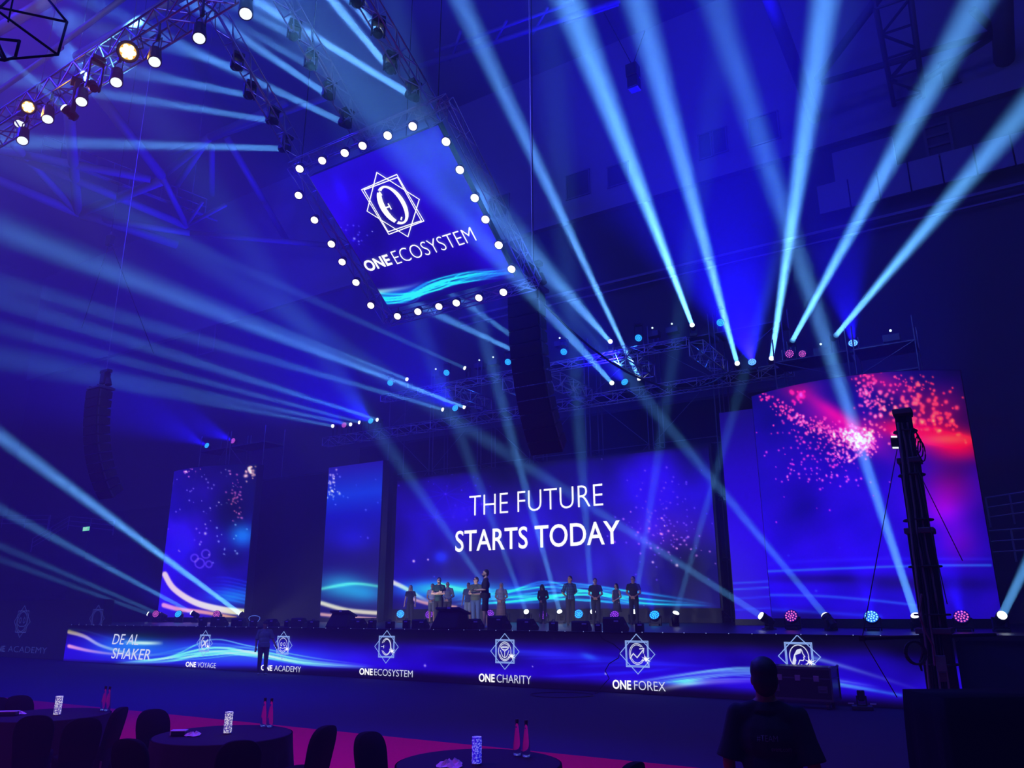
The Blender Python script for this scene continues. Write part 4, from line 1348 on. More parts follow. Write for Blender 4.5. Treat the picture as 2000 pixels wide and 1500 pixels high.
for i, (s_, t_, y, w_) in enumerate([((126, 211), (-10, 92), 6.0, 50), ((179, 165), (75, 0), 8.5, 70)]):
    moving_head(on_y(*s_, my - .3), on_y(*t_, y), w_, 'white beam head on the upper left truss aimed up and left, %s' % ('lower one' if i == 0 else 'upper one'), None, mount='hang', s=.8, spread=3, base_z=13.74)
AMB = mat('amber_lamp', (.1, .05, .01), emit=(1.0, .50, .06), estr=1.0)
AMBH = mat('amber_core', (.1, .05, .01), emit=(1.0, .74, .28), estr=4.0)
for i, (px, py, s) in enumerate([(55, 209, .8), (250, 101, 1.0)]):
    P_ = on_y(px, py, my - .45)
    t = thing('blinder_lamp', 'bright amber blinder lamp on the upper left truss, %s' % ('nearer the left edge' if i == 0 else 'larger one at the middle'), 'stage light', P_ + Vector((0, .3, .3)))
    d = (Vector(CAM) - P_).normalized()
    q = d.to_track_quat('Z', 'Y')
    bd = MB().lathe([(.1 * s, -.16), (.2 * s, -.1), (.22 * s, 0), (.2 * s, .01)], 16).build('housing', BLACK, t, loc=P_ - t.location, rot=q)
    mb = MB().lathe([(.2 * s, .0), (.12 * s, .02), (.004, .03)], 18)
    mb.build('reflector', AMB, bd)
    mb = MB()
    for k in range(6):
        a = k * pi / 3
        mb.ball((.1 * s * cos(a), .1 * s * sin(a), .04), .055 * s, n=8, m=6)
    mb.ball((0, 0, .05), .07 * s, n=8, m=6).build('bulbs', AMBH, bd)
    MB().tube([P_ - t.location - d * .12, (0, 0, 0), (0, my - .25 - t.location.y, 13.75 - t.location.z)], .02, 5).build('bracket', BLACK, t)
    l = bpy.data.lights.new('amber', 'SPOT')
    l.energy, l.color, l.shadow_soft_size = 160 * s, (1, .42, .05), .12
    l.spot_size, l.spot_blend = radians(150), 1.0
    o = bpy.data.objects.new('amber', l); COL.objects.link(o); o.parent = t
    o.matrix_local = Matrix.Translation(P_ + d * .12 - t.location) @ d.to_track_quat('-Z', 'Y').to_matrix().to_4x4()
for i, (px, py, qx, qy) in enumerate([(258, 62, 265, 0), (80, 165, 95, 70)]):
    q = on_y(px, py, my)
    hang_line('suspension_wire', ['pale wire holding the upper left truss above the larger amber lamp', 'pale wire holding the upper left truss above the smaller amber lamp'][i], 'cable', Vector((q.x, my, 14.2)), Vector((q.x, my, ZC)), .009, m=ALU, n=2)

# ------------------------------------------------------------------ speaker arrays
ARRAYM = srgb('array_black', 20, 20, 24, rough=0.6)
GRILL = srgb('speaker_grille', 13, 13, 16, rough=0.7, bump=.3, scale=150)


def line_array(label, ptop, n=12, cab=(1.0, .66, .385), kx=0.0, top_px=None):
    t = thing('line_array', label, 'loudspeaker', ptop)
    w, dp, h = cab
    ang, pos = 0.0, Vector((0, 0, -.12))
    # flying frame and motor
    MB().box((0, .12, -.05), (w * .96, dp * 1.1, .1), b=.02).box((-.3, .1, .02), (.06, dp, .08)).box((.3, .1, .02), (.06, dp, .08)).build('fly_frame', DARKSTEEL, t)
    MB().box((.1, .18, .42), (.34, .3, .5), b=.04).box((.1, .18, .74), (.6, .24, .14), b=.03).cyl((.34, .18, .4), (.42, .18, .1), .1, .14, n=10).build('hoist_motor', BLACK, t)
    MB().cyl((.1, .18, .05), (.1, .18, .2), .03, n=6).build('hook', ALU, t)
    for i in range(n):
        a = radians([1, 1.4, 1.8, 2.2, 2.6, 3, 3.2, 3.4, 3.6, 3.9, 4.2, 4.5][i])
        ang += a
        M = Matrix.Rotation(ang, 3, 'X')
        ctr = pos + M @ Vector((0, .12, -h / 2))
        mb = MB()
        # tapered cabinet: taller in front than behind
        fy, by, hf, hb = -dp / 2, dp / 2, h * .97, h * .72
        vs = [(x, y, z) for (y, hh, ww) in ((fy, hf, w), (by, hb, w * .72)) for z in (-hh / 2, hh / 2) for x in (-ww / 2, ww / 2)]
        mb.add([M @ Vector(v) for v in vs], [(0, 1, 3, 2), (4, 6, 7, 5), (0, 4, 5, 1), (2, 3, 7, 6), (0, 2, 6, 4), (1, 5, 7, 3)])
        cb = mb.build('cabinet', ARRAYM, t, loc=ctr)
        g_ = MB().box(M @ Vector((0, fy - .012, 0)), (w * .96, .02, hf * .9), M=M)
        g_.build('grille', GRILL, cb)
        for sx in (-1, 1):
            hw = MB()
            hw.box(M @ Vector((sx * w * .505, fy + .05, 0)), (.02, .05, hf * .8), M=M)
            hw.build('rigging_hinge', DARKSTEEL, cb)
        pos = pos + M @ Vector((0, 0, -h))
    return t


pt = on_y(1028, 562, 17.5)
line_array('large black line array of stacked loudspeakers hanging before the middle of the stage', pt)
hang_line('hoist_chain', 'pale hoist chain above the line array before the middle of the stage', 'chain', pt + Vector((.1, .18, .8)), Vector((pt.x + .1, pt.y + .18, ZC)), .015, m=ALU, n=2)
pt2 = on_y(192, 757, 17.5)
line_array('black line array of stacked loudspeakers hanging at the left side of the hall', pt2)
hang_line('hoist_chain', 'pale hoist chain above the line array at the left side', 'chain', pt2 + Vector((.1, .18, .8)), Vector((pt2.x + .1, pt2.y + .18, ZC)), .015, m=ALU, n=2)
hang_line('signal_cable', 'black cable sagging from the middle line array to the rig', 'cable', on_y(1062, 594, 18.2), on_y(1430, 722, 33.5), .035, sag=1.6)
q = on_y(215, 470, 20)


def bridle(name, label, o0, ends, r):
    t = thing(name, label, 'cable', o0)
    for e in ends: MB().tube([(0, 0, 0), Vector(e) - Vector(o0)], r, 5).build('line', CABLEM, t)
    return t


bridle('rigging_bridle', 'dark rigging lines spreading from the hoist above the left line array', q, [on_y(160, 640, 17.6), on_y(300, 690, 17.6), Vector((q.x, q.y, ZC - .05))], .015)
t = thing('hoist_motor', 'small dark hoist motor under the roof above the left line array', 'hoist', q)
MB().box((0, 0, 0), (.4, .3, .55), b=.05).build('body', BLACK, t); MB().cyl((0, 0, .25), (0, 0, .5), .05).build('hook', DARKSTEEL, t)
# hanging cluster speaker at upper right
q = on_y(1236, 140, 26)
t = thing('hanging_speaker', 'small dark loudspeaker hanging under the roof at the upper right', 'loudspeaker', q)
MB().box((0, 0, -.0), (.5, .45, .6), b=.04).box((.02, 0, -.62), (.46, .42, .56), b=.04).build('cabinet', BLACK, t)
MB().box((0, -.24, 0), (.42, .02, .5)).box((.02, -.23, -.62), (.4, .02, .48)).build('grille', GRILL, t)
bridle('rigging_bridle', 'thin V of lines holding the small loudspeaker under the roof', q + Vector((0, 0, .3)), [on_y(1180, 25, 26), on_y(1260, 60, 26)], .02)

# ------------------------------------------------------------------ roof steel
TUBE = srgb('roof_tube', 96, 92, 104, rough=0.6)


def tube_set(label, lines, z, group=None):
    first = on_z(*lines[0][0], z)
    t = thing('roof_truss', label, 'roof truss', first)
    t['kind'] = 'structure'
    for a, b, r in lines:
        p, q = on_z(*a, z), on_z(*b, z)
        MB().cyl(p - first, q - first, r, n=10).build('tube', TUBE, t, smooth=True)
    return t


tube_set('pale tubular roof steel crossing the left side', [((-20, 346), (154, 416), .28), ((154, 416), (345, 478), .28), ((28, 283), (152, 416), .2), ((133, 200), (152, 416), .26), ((-20, 290), (294, 350), .22), ((28, 301), (364, 441), .24),
          ((154, 416), (315, 354), .26), ((315, 343), (364, 441), .18), ((157, 423), (371, 455), .2), ((371, 455), (686, 483), .18), ((364, 441), (441, 400), .12), ((364, 441), (395, 395), .1), ((189, 182), (315, 343), .26)], 25.0)
tube_set('pale tubular roof steel fanning out left of the hanging screen', [((322, 340), (410, 268), .22), ((340, 370), (395, 287), .2), ((413, 287), (413, 380), .2), ((441, 266), (560, 470), .22), ((410, 268), (560, 200), .2), ((330, 300), (520, 230), .14), ((413, 270), (640, 190), .16)], 28.0)
tube_set('bright blue lit roof tubes in the upper left corner', [((-30, 74), (130, -20), .2), ((150, 112), (400, -36), .18), ((100, 100), (250, -10), .1), ((-20, 190), (120, 92), .1)], 22.0)
tube_set('pale roof steel across the upper middle', [((820, 130), (1210, 0), .16), ((850, 100), (1120, 4), .1), ((1100, 45), (1208, 8), .1), ((880, 118), (900, 60), .08), ((960, 92), (990, 40), .08), ((1040, 66), (1070, 14), .08)], 31.0)
tube_set('dark roof tubes and bracing in the upper right corner', [((1500, -10), (1606, 268), .34), ((1720, -10), (1597, 153), .22), ((1604, 162), (1946, 63), .18), ((1671, 243), (1946, 67), .16), ((1955, -10), (1964, 160), .5), ((1946, 63), (1900, 20), .2)], 30.0)
t = thing('roof_truss', 'dark lattice roof column at the upper right', 'roof truss', on_z(1746, 110, 30))
t['kind'] = 'structure'
truss_parts(t, on_z(1740, -20, 30) - t.location, on_z(1776, 205, 30) - t.location, 1.5, r=.12, rl=.07, bay=2.2, m=TUBE)
# access ladder frame on the back wall
a = on_y(1815, 318, Y1 - .09); b = on_y(1850, 228, Y1 - .09)
t = thing('access_ladder', 'pale steel ladder frame on the dark band of the back wall at the upper right', 'ladder', a)
w_, h_ = b.x - a.x, b.z - a.z
for x in (0, w_): MB().box((x, 0, h_ / 2), (.14, .14, h_)).build('stile', TUBE, t)
for k in range(4): MB().box((w_ / 2, 0, h_ * (k + .5) / 4), (w_, .12, .14)).build('rung', TUBE, t)
# catwalk with thin rails under the left roof
a, b = on_z(80, 300, 25.6), on_z(400, 420, 25.6)
t = thing('catwalk', 'thin railed catwalk under the roof steel on the left', 'catwalk', a)
d = b - a
MB().cyl((0, 0, 0), d, .06, n=5).cyl((0, .9, 0), d + Vector((0, .9, 0)), .06, n=5).build('walkway', TUBE, t)
for h in (.55, 1.1): MB().cyl((0, 0, h), d + Vector((0, 0, h)), .03, n=5).build('rail', TUBE, t)
for k in range(11): MB().cyl(d * (k / 10), d * (k / 10) + Vector((0, 0, 1.1)), .03, n=5).build('post', TUBE, t)
for k in (.1, .9): MB().cyl(d * k, d * k + Vector((0, 0, ZC - a.z)), .03, n=5).build('hanger', TUBE, t)

# ------------------------------------------------------------------ people
SKIN = [srgb('skin_tan', 190, 140, 110, rough=.6, vary=.05), srgb('skin_brown', 140, 95, 70, rough=.6, vary=.05), srgb('skin_pale', 215, 170, 145, rough=.6, vary=.05)]
EYE = srgb('eye_dark', 25, 20, 20, rough=.2)
HAIRM = {'black': srgb('hair_black', 22, 20, 22, rough=.6, vary=.3, scale=60), 'brown': srgb('hair_brown', 60, 45, 35, rough=.6, vary=.3, scale=60), 'fair': srgb('hair_fair', 150, 140, 135, rough=.6, vary=.2, scale=60), 'grey': srgb('hair_grey', 110, 110, 115, rough=.6)}


def cloth(name, r, g, b, plaid=None):
    if name in MATS: return MATS[name]
    m = srgb(name, r, g, b, rough=.9, vary=.15, scale=14, bump=.15)
    if plaid:
        nt = m.node_tree
        tc = nt.nodes.new('ShaderNodeTexCoord')
        bs = nt.nodes['Principled BSDF']
        prev = bs.inputs['Base Color'].links[0].from_socket
        for axis in ('X', 'Z'):
            wv = nt.nodes.new('ShaderNodeTexWave')
            wv.bands_direction = axis
            wv.inputs['Scale'].default_value = 5.2
            nt.links.new(tc.outputs['Object'], wv.inputs['Vector'])
            rp = nt.nodes.new('ShaderNodeValToRGB')
            rp.color_ramp.elements[0].position, rp.color_ramp.elements[1].position = .62, .72
            nt.links.new(wv.outputs['Fac'], rp.inputs[0])
            mx = nt.nodes.new('ShaderNodeMix')
            mx.data_type = 'RGBA'
            nt.links.new(rp.outputs[0], mx.inputs[0])
            nt.links.new(prev, mx.inputs[6])
            mx.inputs[7].default_value = tuple(S2L(plaid)) + (1,)
            prev = mx.outputs[2]
        nt.links.new(prev, bs.inputs['Base Color'])
    return m


def fuse(mb, name, m, parent, vox=.013, smooth=3):
    """one continuous surface around the overlapping volumes"""
    me = bpy.data.meshes.new(name)
    me.from_pydata(mb.v, [], mb.f)
    bm = bmesh.new(); bm.from_mesh(me); bmesh.ops.recalc_face_normals(bm, faces=bm.faces); bm.to_mesh(me); bm.free()
    o = bpy.data.objects.new(name, me)
    COL.objects.link(o)
    r = o.modifiers.new('r', 'REMESH'); r.mode = 'VOXEL'; r.voxel_size = vox
    s = o.modifiers.new('s', 'SMOOTH'); s.iterations = smooth; s.factor = .5
    dg = bpy.context.evaluated_depsgraph_get(); dg.update()
    nm = bpy.data.meshes.new_from_object(o.evaluated_get(dg))
    o.modifiers.clear()
    o.data = nm
    nm.materials.clear(); nm.materials.append(m)
    nm.polygons.foreach_set('use_smooth', [True] * len(nm.polygons))
    o.parent = parent
    return o


def hand(mb, w, hd, side, curl=.5, k=1.0):
    w, hd, side = Vector(w), Vector(hd).normalized(), Vector(side)
    side = (side - hd * side.dot(hd)).normalized()
    pn = hd.cross(side)
    Mh = Matrix((tuple(side), tuple(pn), tuple(hd))).transposed()
    mb.ball(w + hd * .05, (.042 * k, .017 * k, .055 * k), M=Mh)
    for i, L in enumerate((.068, .08, .074, .056)):
        b = w + hd * .088 + side * (.031 - .021 * i)
        a1 = hd * cos(curl * .6) + pn * sin(curl * .6)
        a2 = hd * cos(curl * 1.6) + pn * sin(curl * 1.6)
        mid = b + a1 * L * .55
        mb.limb(b - hd * .02, mid, .0095, .0088, 7).limb(mid, mid + a2 * L * .45, .0088, .0075, 7)
    t0 = w + hd * .02 + side * .03
    t1 = t0 + (side * .7 + hd * .7) * .04
    mb.limb(t0, t1, .012, .0105, 7).limb(t1, t1 + (hd * .9 + side * .2 + pn * .3).normalized() * .03, .0105, .009, 7)


def person(label, P_, rz, H=1.75, pose='clasp', fat=1.0, skin=0, top=None, sleeve='short', legs='trousers', leg_m=None, hair='short', hair_m='black', shoe_m=None, head_turn=0.0, nod=0.0, glasses=False, beard=False, stride=0.0, vox=.013, spread=1.0, headk=1.0):
    t = thing('person', label, 'person', P_, rz)
    s = H / 1.75
    k = lambda x, y, z: Vector((x * s, y * s, z * s))
    sk = SKIN[skin]
    f = fat
    hipx = .09 * (.6 + .4 * f)
    ank = [Vector((sx * .1 * spread, .02 - sx * stride, .07)) for sx in (-1, 1)]
    kne = [Vector((sx * .098 * spread, -.012 - sx * stride * .45, .49)) for sx in (-1, 1)]
    hip = [Vector((sx * hipx, 0, .92)) for sx in (-1, 1)]
    sh = [Vector((sx * (.185 + .02 * (f - 1)), .01, 1.425)) for sx in (-1, 1)]
    AR = {'clasp': ((.255, .02, 1.15), (.055, -.2 - .07 * (f - 1), 1.0), (-1, -.15, -.5)), 'cross': ((.26, -.07, 1.17), (-.08, -.215 - .06 * (f - 1), 1.2), (-1, .05, .25)), 'behind': ((.265, .09, 1.16), (.06, .17, 1.0), (-1, .1, -.4)),
          'hang': ((.25, .03, 1.14), (.27, -.05, .89), (.05, -.15, -1)), 'hold': ((.25, -.03, 1.15), (.09, -.28, 1.13), (-.5, -1, .1)), 'reach': ((.27, 0, 1.17), (.36, -.14, .97), (.4, -.5, -.7))}
    arms = []
    for i, sx in enumerate((-1, 1)):
        pz = pose[i] if isinstance(pose, (tuple, list)) else pose
        e, w, hd = AR[pz]
        if pz == 'cross' and sx == 1: w = (w[0], w[1] + .03, w[2] - .05)
        ex_ = e[0] + .05 * (f - 1)
        arms.append((sh[i], Vector((sx * ex_, e[1], e[2])), Vector((sx * w[0], w[1], w[2])), Vector((sx * hd[0], hd[1], hd[2])), sx))
    HM = Matrix.Rotation(head_turn, 3, 'Z') @ Matrix.Rotation(nod, 3, 'X') * headk
    hc = Vector((0, 0, 1.53))
    hp_ = lambda x, y, z: hc + HM @ (Vector((x, y, z)) - hc)
    sc_ = lambda mb: setattr(mb, 'v', [tuple(c_ * s for c_ in v) for v in mb.v]) or mb
    # body: one continuous figure
    b = MB()
    for i in (0, 1):
        b.limb(hip[i], kne[i], .085 * (.7 + .3 * f), .058, 12).limb(kne[i], ank[i], .056, .038, 12)
        b.limb(ank[i], ank[i] + Vector((0, .03, -.03)), .036, .034, 10).limb(ank[i] + Vector((0, .0, -.035)), ank[i] + Vector((.02 * (i * 2 - 1), -.16, -.045)), .034, .026, 10)
    b.ball((0, 0, .97), (.155 * f, .105 * f, .14)).ball((0, -.015 * f, 1.12), (.135 * f, .095 * f, .15)).ball((0, 0, 1.29), (.165 * (.6 + .4 * f), .11 * (.6 + .4 * f), .17))
    b.limb((-.15, .01, 1.415), (.15, .01, 1.415), .058, .058, 12).limb((0, .012, 1.42), hp_(0, -.0, 1.57), .068, .06, 12)
    for sx in (-1, 1): b.limb((sx * .03, .02, 1.49), (sx * .15, .012, 1.43), .045, .05, 10)
    b.ball(hp_(0, 0, 1.648), (.074, .093, .108), M=HM, n=16, m=12).ball(hp_(0, -.03, 1.58), (.052, .06, .058), M=HM)
    b.limb(hp_(0, -.088, 1.65), hp_(0, -.112, 1.615), .012, .016, 8).ball(hp_(0, -.086, 1.578), (.024, .012, .011), M=HM).ball(hp_(0, -.08, 1.672), (.05, .014, .012), M=HM).ball(hp_(0, -.078, 1.545), (.022, .016, .016), M=HM)
    for sx in (-1, 1): b.ball(hp_(sx * .077, .01, 1.63), (.012, .022, .034), M=HM)
    for a0, e, w, hd, sx in arms:
        b.limb(a0, e, .05 * (.8 + .2 * f), .041, 12).limb(e, w, .041, .028, 12)
        side = Vector((0, -.2, 1)) if pose in ('clasp', 'cross', 'behind') else Vector((-sx, -.6, 0))
        hand(b, w, hd, side, .5)
    fuse(sc_(b), 'body', sk, t, vox)
    ey = MB()
    for sx in (-1, 1):
        q = hp_(sx * .031, -.083, 1.652)
        MB().ball(q * s, .0125 * s, n=8, m=6).build('eye', EYE, t, smooth=True)
    # clothes
    if top:
        c_ = MB()
        g_ = .014
        hem = .90 if legs != 'dress' else .8
        c_.ball((0, 0, .99), (.165 * f + g_, .115 * f + g_, .12)).ball((0, -.015 * f, 1.12), (.145 * f + g_, .102 * f + g_, .16)).ball((0, 0, 1.29), (.168 * (.6 + .4 * f) + g_, .115 * (.6 + .4 * f) + g_, .175))
        c_.cyl((0, -.005, hem), (0, -.005, 1.05), .14 * f + g_, .15 * f, 16)
        c_.limb((-.155, .01, 1.42), (.155, .01, 1.42), .062, .062, 12).cyl((0, .01, 1.44), (0, .004, 1.497), .095, .074, 14)
        for sx in (-1, 1): c_.limb((sx * .04, .02, 1.478), (sx * .15, .012, 1.432), .05, .056, 10)
        for a0, e, w, hd, sx in arms:
            if sleeve == 'long': c_.limb(a0, e, .063, .054, 12).limb(e, w, .053, .04, 12)
            elif sleeve == 'half': c_.limb(a0, a0.lerp(e, .6), .066, .07, 12).cyl(a0.lerp(e, .55), a0.lerp(e, .95), .07, .084, 14)
            elif sleeve == 'short': c_.limb(a0, a0.lerp(e, .35), .063, .064, 12).cyl(a0.lerp(e, .3), a0.lerp(e, .62), .064, .07, 12)
        fuse(sc_(c_), 'dress_top' if legs in ('dress',) else 'shirt', top, t, vox)
    if legs in ('trousers', 'shorts', 'capri'):
        c_ = MB()
        c_.ball((0, 0, .95), (.16 * f + .012, .11 * f + .014, .13))
        for i in (0, 1):
            if legs == 'shorts': c_.cyl(hip[i], hip[i].lerp(kne[i], .94), .1 * (.7 + .3 * f), .086, 14).ball(hip[i], .1 * (.7 + .3 * f))
            else: c_.limb(hip[i], kne[i], .1 * (.7 + .3 * f), .074, 12).limb(kne[i], kne[i].lerp(ank[i], .96), .074, .056, 12)
        fuse(sc_(c_), 'shorts' if legs == 'shorts' else 'trousers', leg_m, t, vox)
    elif legs in ('skirt', 'dress'):
        c_ = MB().lathe([(.12 * f, 1.06), (.15 * f, .98), (.19, .8), (.235, .5 if legs == 'dress' else .3)], 24)
        v_ = []
        for (x, y, z) in c_.v:
            a = atan2(y, x); w_ = 1 + .07 * sin(a * 9) * (1.06 - z) / .6
            v_.append((x * w_, y * w_ * .8, z))
        c_.v = v_
        sc_(c_).build('skirt', leg_m, t, smooth=True)
    for i in (0, 1):
        a = ank[i]
        sx = i * 2 - 1
        m_ = MB().limb(a + Vector((0, .03, -.035)), a + Vector((.018 * sx, -.15, -.038)), .046, .036, 10)
        m_.v = [(x, y, max(z, .0)) for x, y, z in m_.v]
        fuse(sc_(m_), 'shoe', shoe_m or BLACKP, t, .012, 2)
    # hair or headwear
    h_ = MB()
    hm = HAIRM[hair_m] if isinstance(hair_m, str) else hair_m
    if hair == 'short':
        h_.ball(hp_(0, .02, 1.682), (.08, .09, .09), M=HM, n=16, m=12).ball(hp_(0, .035, 1.63), (.078, .07, .08), M=HM)
        nm = 'hair'
    elif hair == 'thick':
        h_.ball(hp_(0, .02, 1.69), (.088, .1, .092), M=HM, n=16, m=12).ball(hp_(0, .045, 1.63), (.084, .074, .1), M=HM)
        for k in range(16):
            a, r_ = k * 2.4, .02 + .045 * ((k * .37) % 1)
            q = hp_(r_ * cos(a), .02 + r_ * sin(a), 1.752 - r_ * r_ * 5)
            h_.limb(q - Vector((0, 0, .03)), q + Vector((.014 * cos(a * 3) + .006, .01 * sin(a * 2), .012)), .02, .008, 6)
        nm = 'hair'
    elif hair == 'bald':
        h_.ball(hp_(0, .03, 1.61), (.079, .068, .05), M=HM); nm = 'hair'
    elif hair in ('long', 'bob'):
        zb = 1.36 if hair == 'long' else 1.53
        h_.ball(hp_(0, .02, 1.68), (.086, .096, .096), M=HM, n=16, m=12).limb(hp_(0, .05, 1.64), Vector((0, .085, zb)), .08, .085 if hair == 'long' else .07, 14)
        for sx in (-1, 1): h_.limb(hp_(sx * .065, -.005, 1.66), hp_(sx * .085, 0.0, zb + .06), .034, .04, 10)
        nm = 'hair'
    elif hair == 'veil':
        h_.ball(hp_(0, .005, 1.675), (.088, .1, .1), M=HM, n=16, m=12).limb(hp_(0, .04, 1.64), Vector((0, .07, 1.38)), .085, .11, 14)
        for sx in (-1, 1): h_.limb(hp_(sx * .06, -.055, 1.68), hp_(sx * .085, -.05, 1.42), .042, .05, 10)
        nm = 'hair'
    elif hair == 'scarf':
        h_.ball(hp_(0, .016, 1.66), (.089, .098, .118), M=HM, n=16, m=12).limb(hp_(0, .02, 1.58), Vector((0, -.01, 1.42)), .078, .13, 16).ball((0, -.02, 1.38), (.16, .12, .07))
        nm = 'headscarf'
    else:
        h_.ball(hp_(0, .005, 1.69), (.085, .1, .075), M=HM, n=16, m=10).ball(hp_(0, -.11, 1.685), (.06, .07, .012), M=HM)
        nm = 'cap'
    fuse(sc_(h_), nm, hm, t, .012, 3)
    if beard:
        fuse(sc_(MB().ball(hp_(0, -.04, 1.562), (.057, .058, .042), M=HM).ball(hp_(0, -.02, 1.59), (.064, .05, .03), M=HM)), 'beard', hm, t, .01, 2)
    if glasses:
        g_ = MB()
        for sx in (-1, 1):
            c0 = hp_(sx * .032, -.102, 1.653)
            g_.tube([(c0 + HM @ Vector((.022 * cos(a * pi / 5), 0, .017 * sin(a * pi / 5)))) for a in range(11)], .003, 5)
            g_.tube([hp_(sx * .054, -.1, 1.656), hp_(sx * .08, .0, 1.65)], .003, 5)
        g_.tube([hp_(-.012, -.104, 1.655), hp_(.012, -.104, 1.655)], .003, 5)
        sc_(g_).build('glasses', BLACKP, t)
    return t


def crowd(px, hpx, H, face, label, **k):
    dep = H * FPX * 1.043 / hpx
    return person(label, stand(px, dep, HS), face, H=H, **k)


WHITE_SHOE = srgb('white_shoe', 225, 225, 230, rough=.6)
JEAN = cloth('blue_jeans', 62, 84, 130)
NAVY = cloth('navy_trousers', 32, 36, 54)
DARK = cloth('black_shirt', 30, 30, 36)
crowd(800, 75, 1.62, .35, 'woman with long fair hair in a dark top at the left end of the group', pose='hang', top=cloth('dark_top', 40, 42, 56), hair='long', hair_m='fair', leg_m=NAVY, skin=2)
crowd(843, 78, 1.68, .3, 'person in a light grey shirt and shorts partly hidden behind the bearded man', pose='clasp', top=cloth('light_grey_shirt', 168, 176, 186), legs='shorts', leg_m=cloth('grey_shorts', 110, 116, 124), hair='short', hair_m='black', skin=0)
crowd(856, 95, 1.76, .25, 'bearded man with glasses and crossed arms in a dark green shirt', pose='cross', top=cloth('dark_green_shirt', 36, 70, 62), sleeve='short', leg_m=cloth('black_trousers', 30, 30, 36), beard=True, glasses=True, hair_m='brown', skin=2, head_turn=.5)
crowd(873, 82, 1.76, .5, 'balding man in a grey shirt and dark trousers right of the bearded man', pose='clasp', top=cloth('grey_shirt', 120, 124, 134), sleeve='long', leg_m=cloth('dark_grey_trousers', 62, 58, 64), hair='bald', hair_m='grey', skin=0, fat=1.12)
crowd(914, 80, 1.7, .2, 'dark-haired person half hidden behind the heavy man in the olive shirt', pose='hang', top=cloth('faded_blue_shirt', 70, 90, 110), legs='shorts', leg_m=cloth('pale_shorts', 150, 165, 170), hair_m='black', skin=0)
crowd(929, 95, 1.8, .15, 'heavy man in an olive shirt and blue jeans wearing glasses', pose='hold', top=cloth('olive_shirt', 78, 86, 68), leg_m=JEAN, fat=1.32, glasses=True, hair_m='brown', skin=2, head_turn=-.6)
tall = crowd(948, 116, 1.86, -.9, 'tall bearded man in black shirt, shorts and white shoes at the stage edge', pose='hold', top=DARK, sleeve='half', legs='shorts', leg_m=cloth('black_shorts', 28, 28, 34), beard=True, hair_m='black', skin=2, shoe_m=WHITE_SHOE, stride=.06, fat=1.08)
crowd(979, 82, 1.62, .3, 'woman in a pale headscarf and a patterned long skirt', pose='clasp', top=cloth('patterned_blouse', 92, 96, 110, plaid=(150, 150, 165)), sleeve='short', legs='skirt', leg_m=cloth('checked_skirt', 84, 60, 72, plaid=(140, 110, 120)), hair='scarf', hair_m=cloth('pale_scarf', 160, 150, 158), skin=0, fat=1.15)
crowd(1061, 77, 1.6, .1, 'woman with long black hair hanging over her bowed head', pose='clasp', top=cloth('black_jumper', 30, 30, 38), sleeve='long', leg_m=NAVY, hair='veil', hair_m='black', nod=.45, skin=0)
crowd(1115, 97, 1.8, .95, 'man in a blue plaid shirt with his hands behind his back', pose='behind', top=cloth('plaid_shirt', 70, 120, 160, plaid=(24, 34, 60)), leg_m=cloth('charcoal_trousers', 42, 40, 50), hair_m='black', skin=0, head_turn=-1.1, sleeve='half')
crowd(1165, 91, 1.76, .45, 'man in a black polo shirt with hands clasped before his belt', pose='clasp', top=cloth('black_polo', 30, 30, 38), leg_m=cloth('slate_trousers', 48, 52, 66), hair_m='black', skin=0, nod=.3, fat=1.06)
crowd(1206, 78, 1.6, -.3, 'woman with bobbed black hair in a sleeveless patterned dress', pose='clasp', top=cloth('dark_dress', 34, 34, 44, plaid=(86, 86, 100)), sleeve='none', legs='dress', leg_m=cloth('dark_dress_skirt', 34, 34, 44, plaid=(86, 86, 100)), hair='bob', hair_m='black', skin=2)
crowd(1240, 95, 1.8, .3, 'man in black with glasses and folded hands, rightmost person on the stage', pose='clasp', top=cloth('black_jacket', 30, 30, 40), leg_m=cloth('dark_jeans', 36, 40, 58), glasses=True, hair_m='black', skin=0, head_turn=-.4, fat=1.05)
hb = MB().box((0, 0, 0), (.075, .012, .15), b=.004)
q = tall.location
pq = Vector((0, -.42, 1.24)); pq = Matrix.Rotation(-.9, 3, 'Z') @ pq
t = thing('smartphone', 'small dark phone held by the tall man at the stage edge', 'phone', q + pq)
hb.build('case', BLACKP, t, rot=Matrix.Rotation(-.9, 3, 'Z').to_quaternion() @ Matrix.Rotation(-.9, 3, 'X').to_quaternion())
MB().box((0, .0075, 0), (.066, .002, .135)).build('screen', srgb('phone_glass', 20, 22, 30, rough=.1), t, rot=Matrix.Rotation(-.9, 3, 'Z').to_quaternion() @ Matrix.Rotation(-.9, 3, 'X').to_quaternion())
# walker before the stage and the helper in front
wp = on_z(511, 1318, 0)
person('man in a cap, grey shirt and dark trousers walking before the stage front', wp, 1.0, H=1.74, pose=('hang', 'reach'), top=cloth('slate_shirt', 84, 92, 112), sleeve='half', leg_m=cloth('dark_walk_trousers', 42, 46, 62), hair='cap', hair_m=cloth('dark_cap', 34, 36, 44), stride=.07, fat=1.18, skin=1, shoe_m=cloth('grey_shoe', 120, 124, 130))
hp2 = stand(1543, 4.75, 0)
PH_ = 1.0
TEE = cloth('black_tee', 22, 22, 26)
helper = person('man seen from behind in a black crew shirt with white print, closest to the viewer', hp2, pi + .1, H=1.80, pose='hang', top=TEE, sleeve='half', leg_m=cloth('helper_trousers', 24, 24, 28), hair='thick', hair_m='black', fat=1.2, skin=1, head_turn=.25, vox=.011, spread=1.2, headk=1.0)
shirt = [o for o in helper.children if o.name.startswith('shirt')][0]
PRINT = srgb('print_grey', 120, 120, 135, rough=.7)


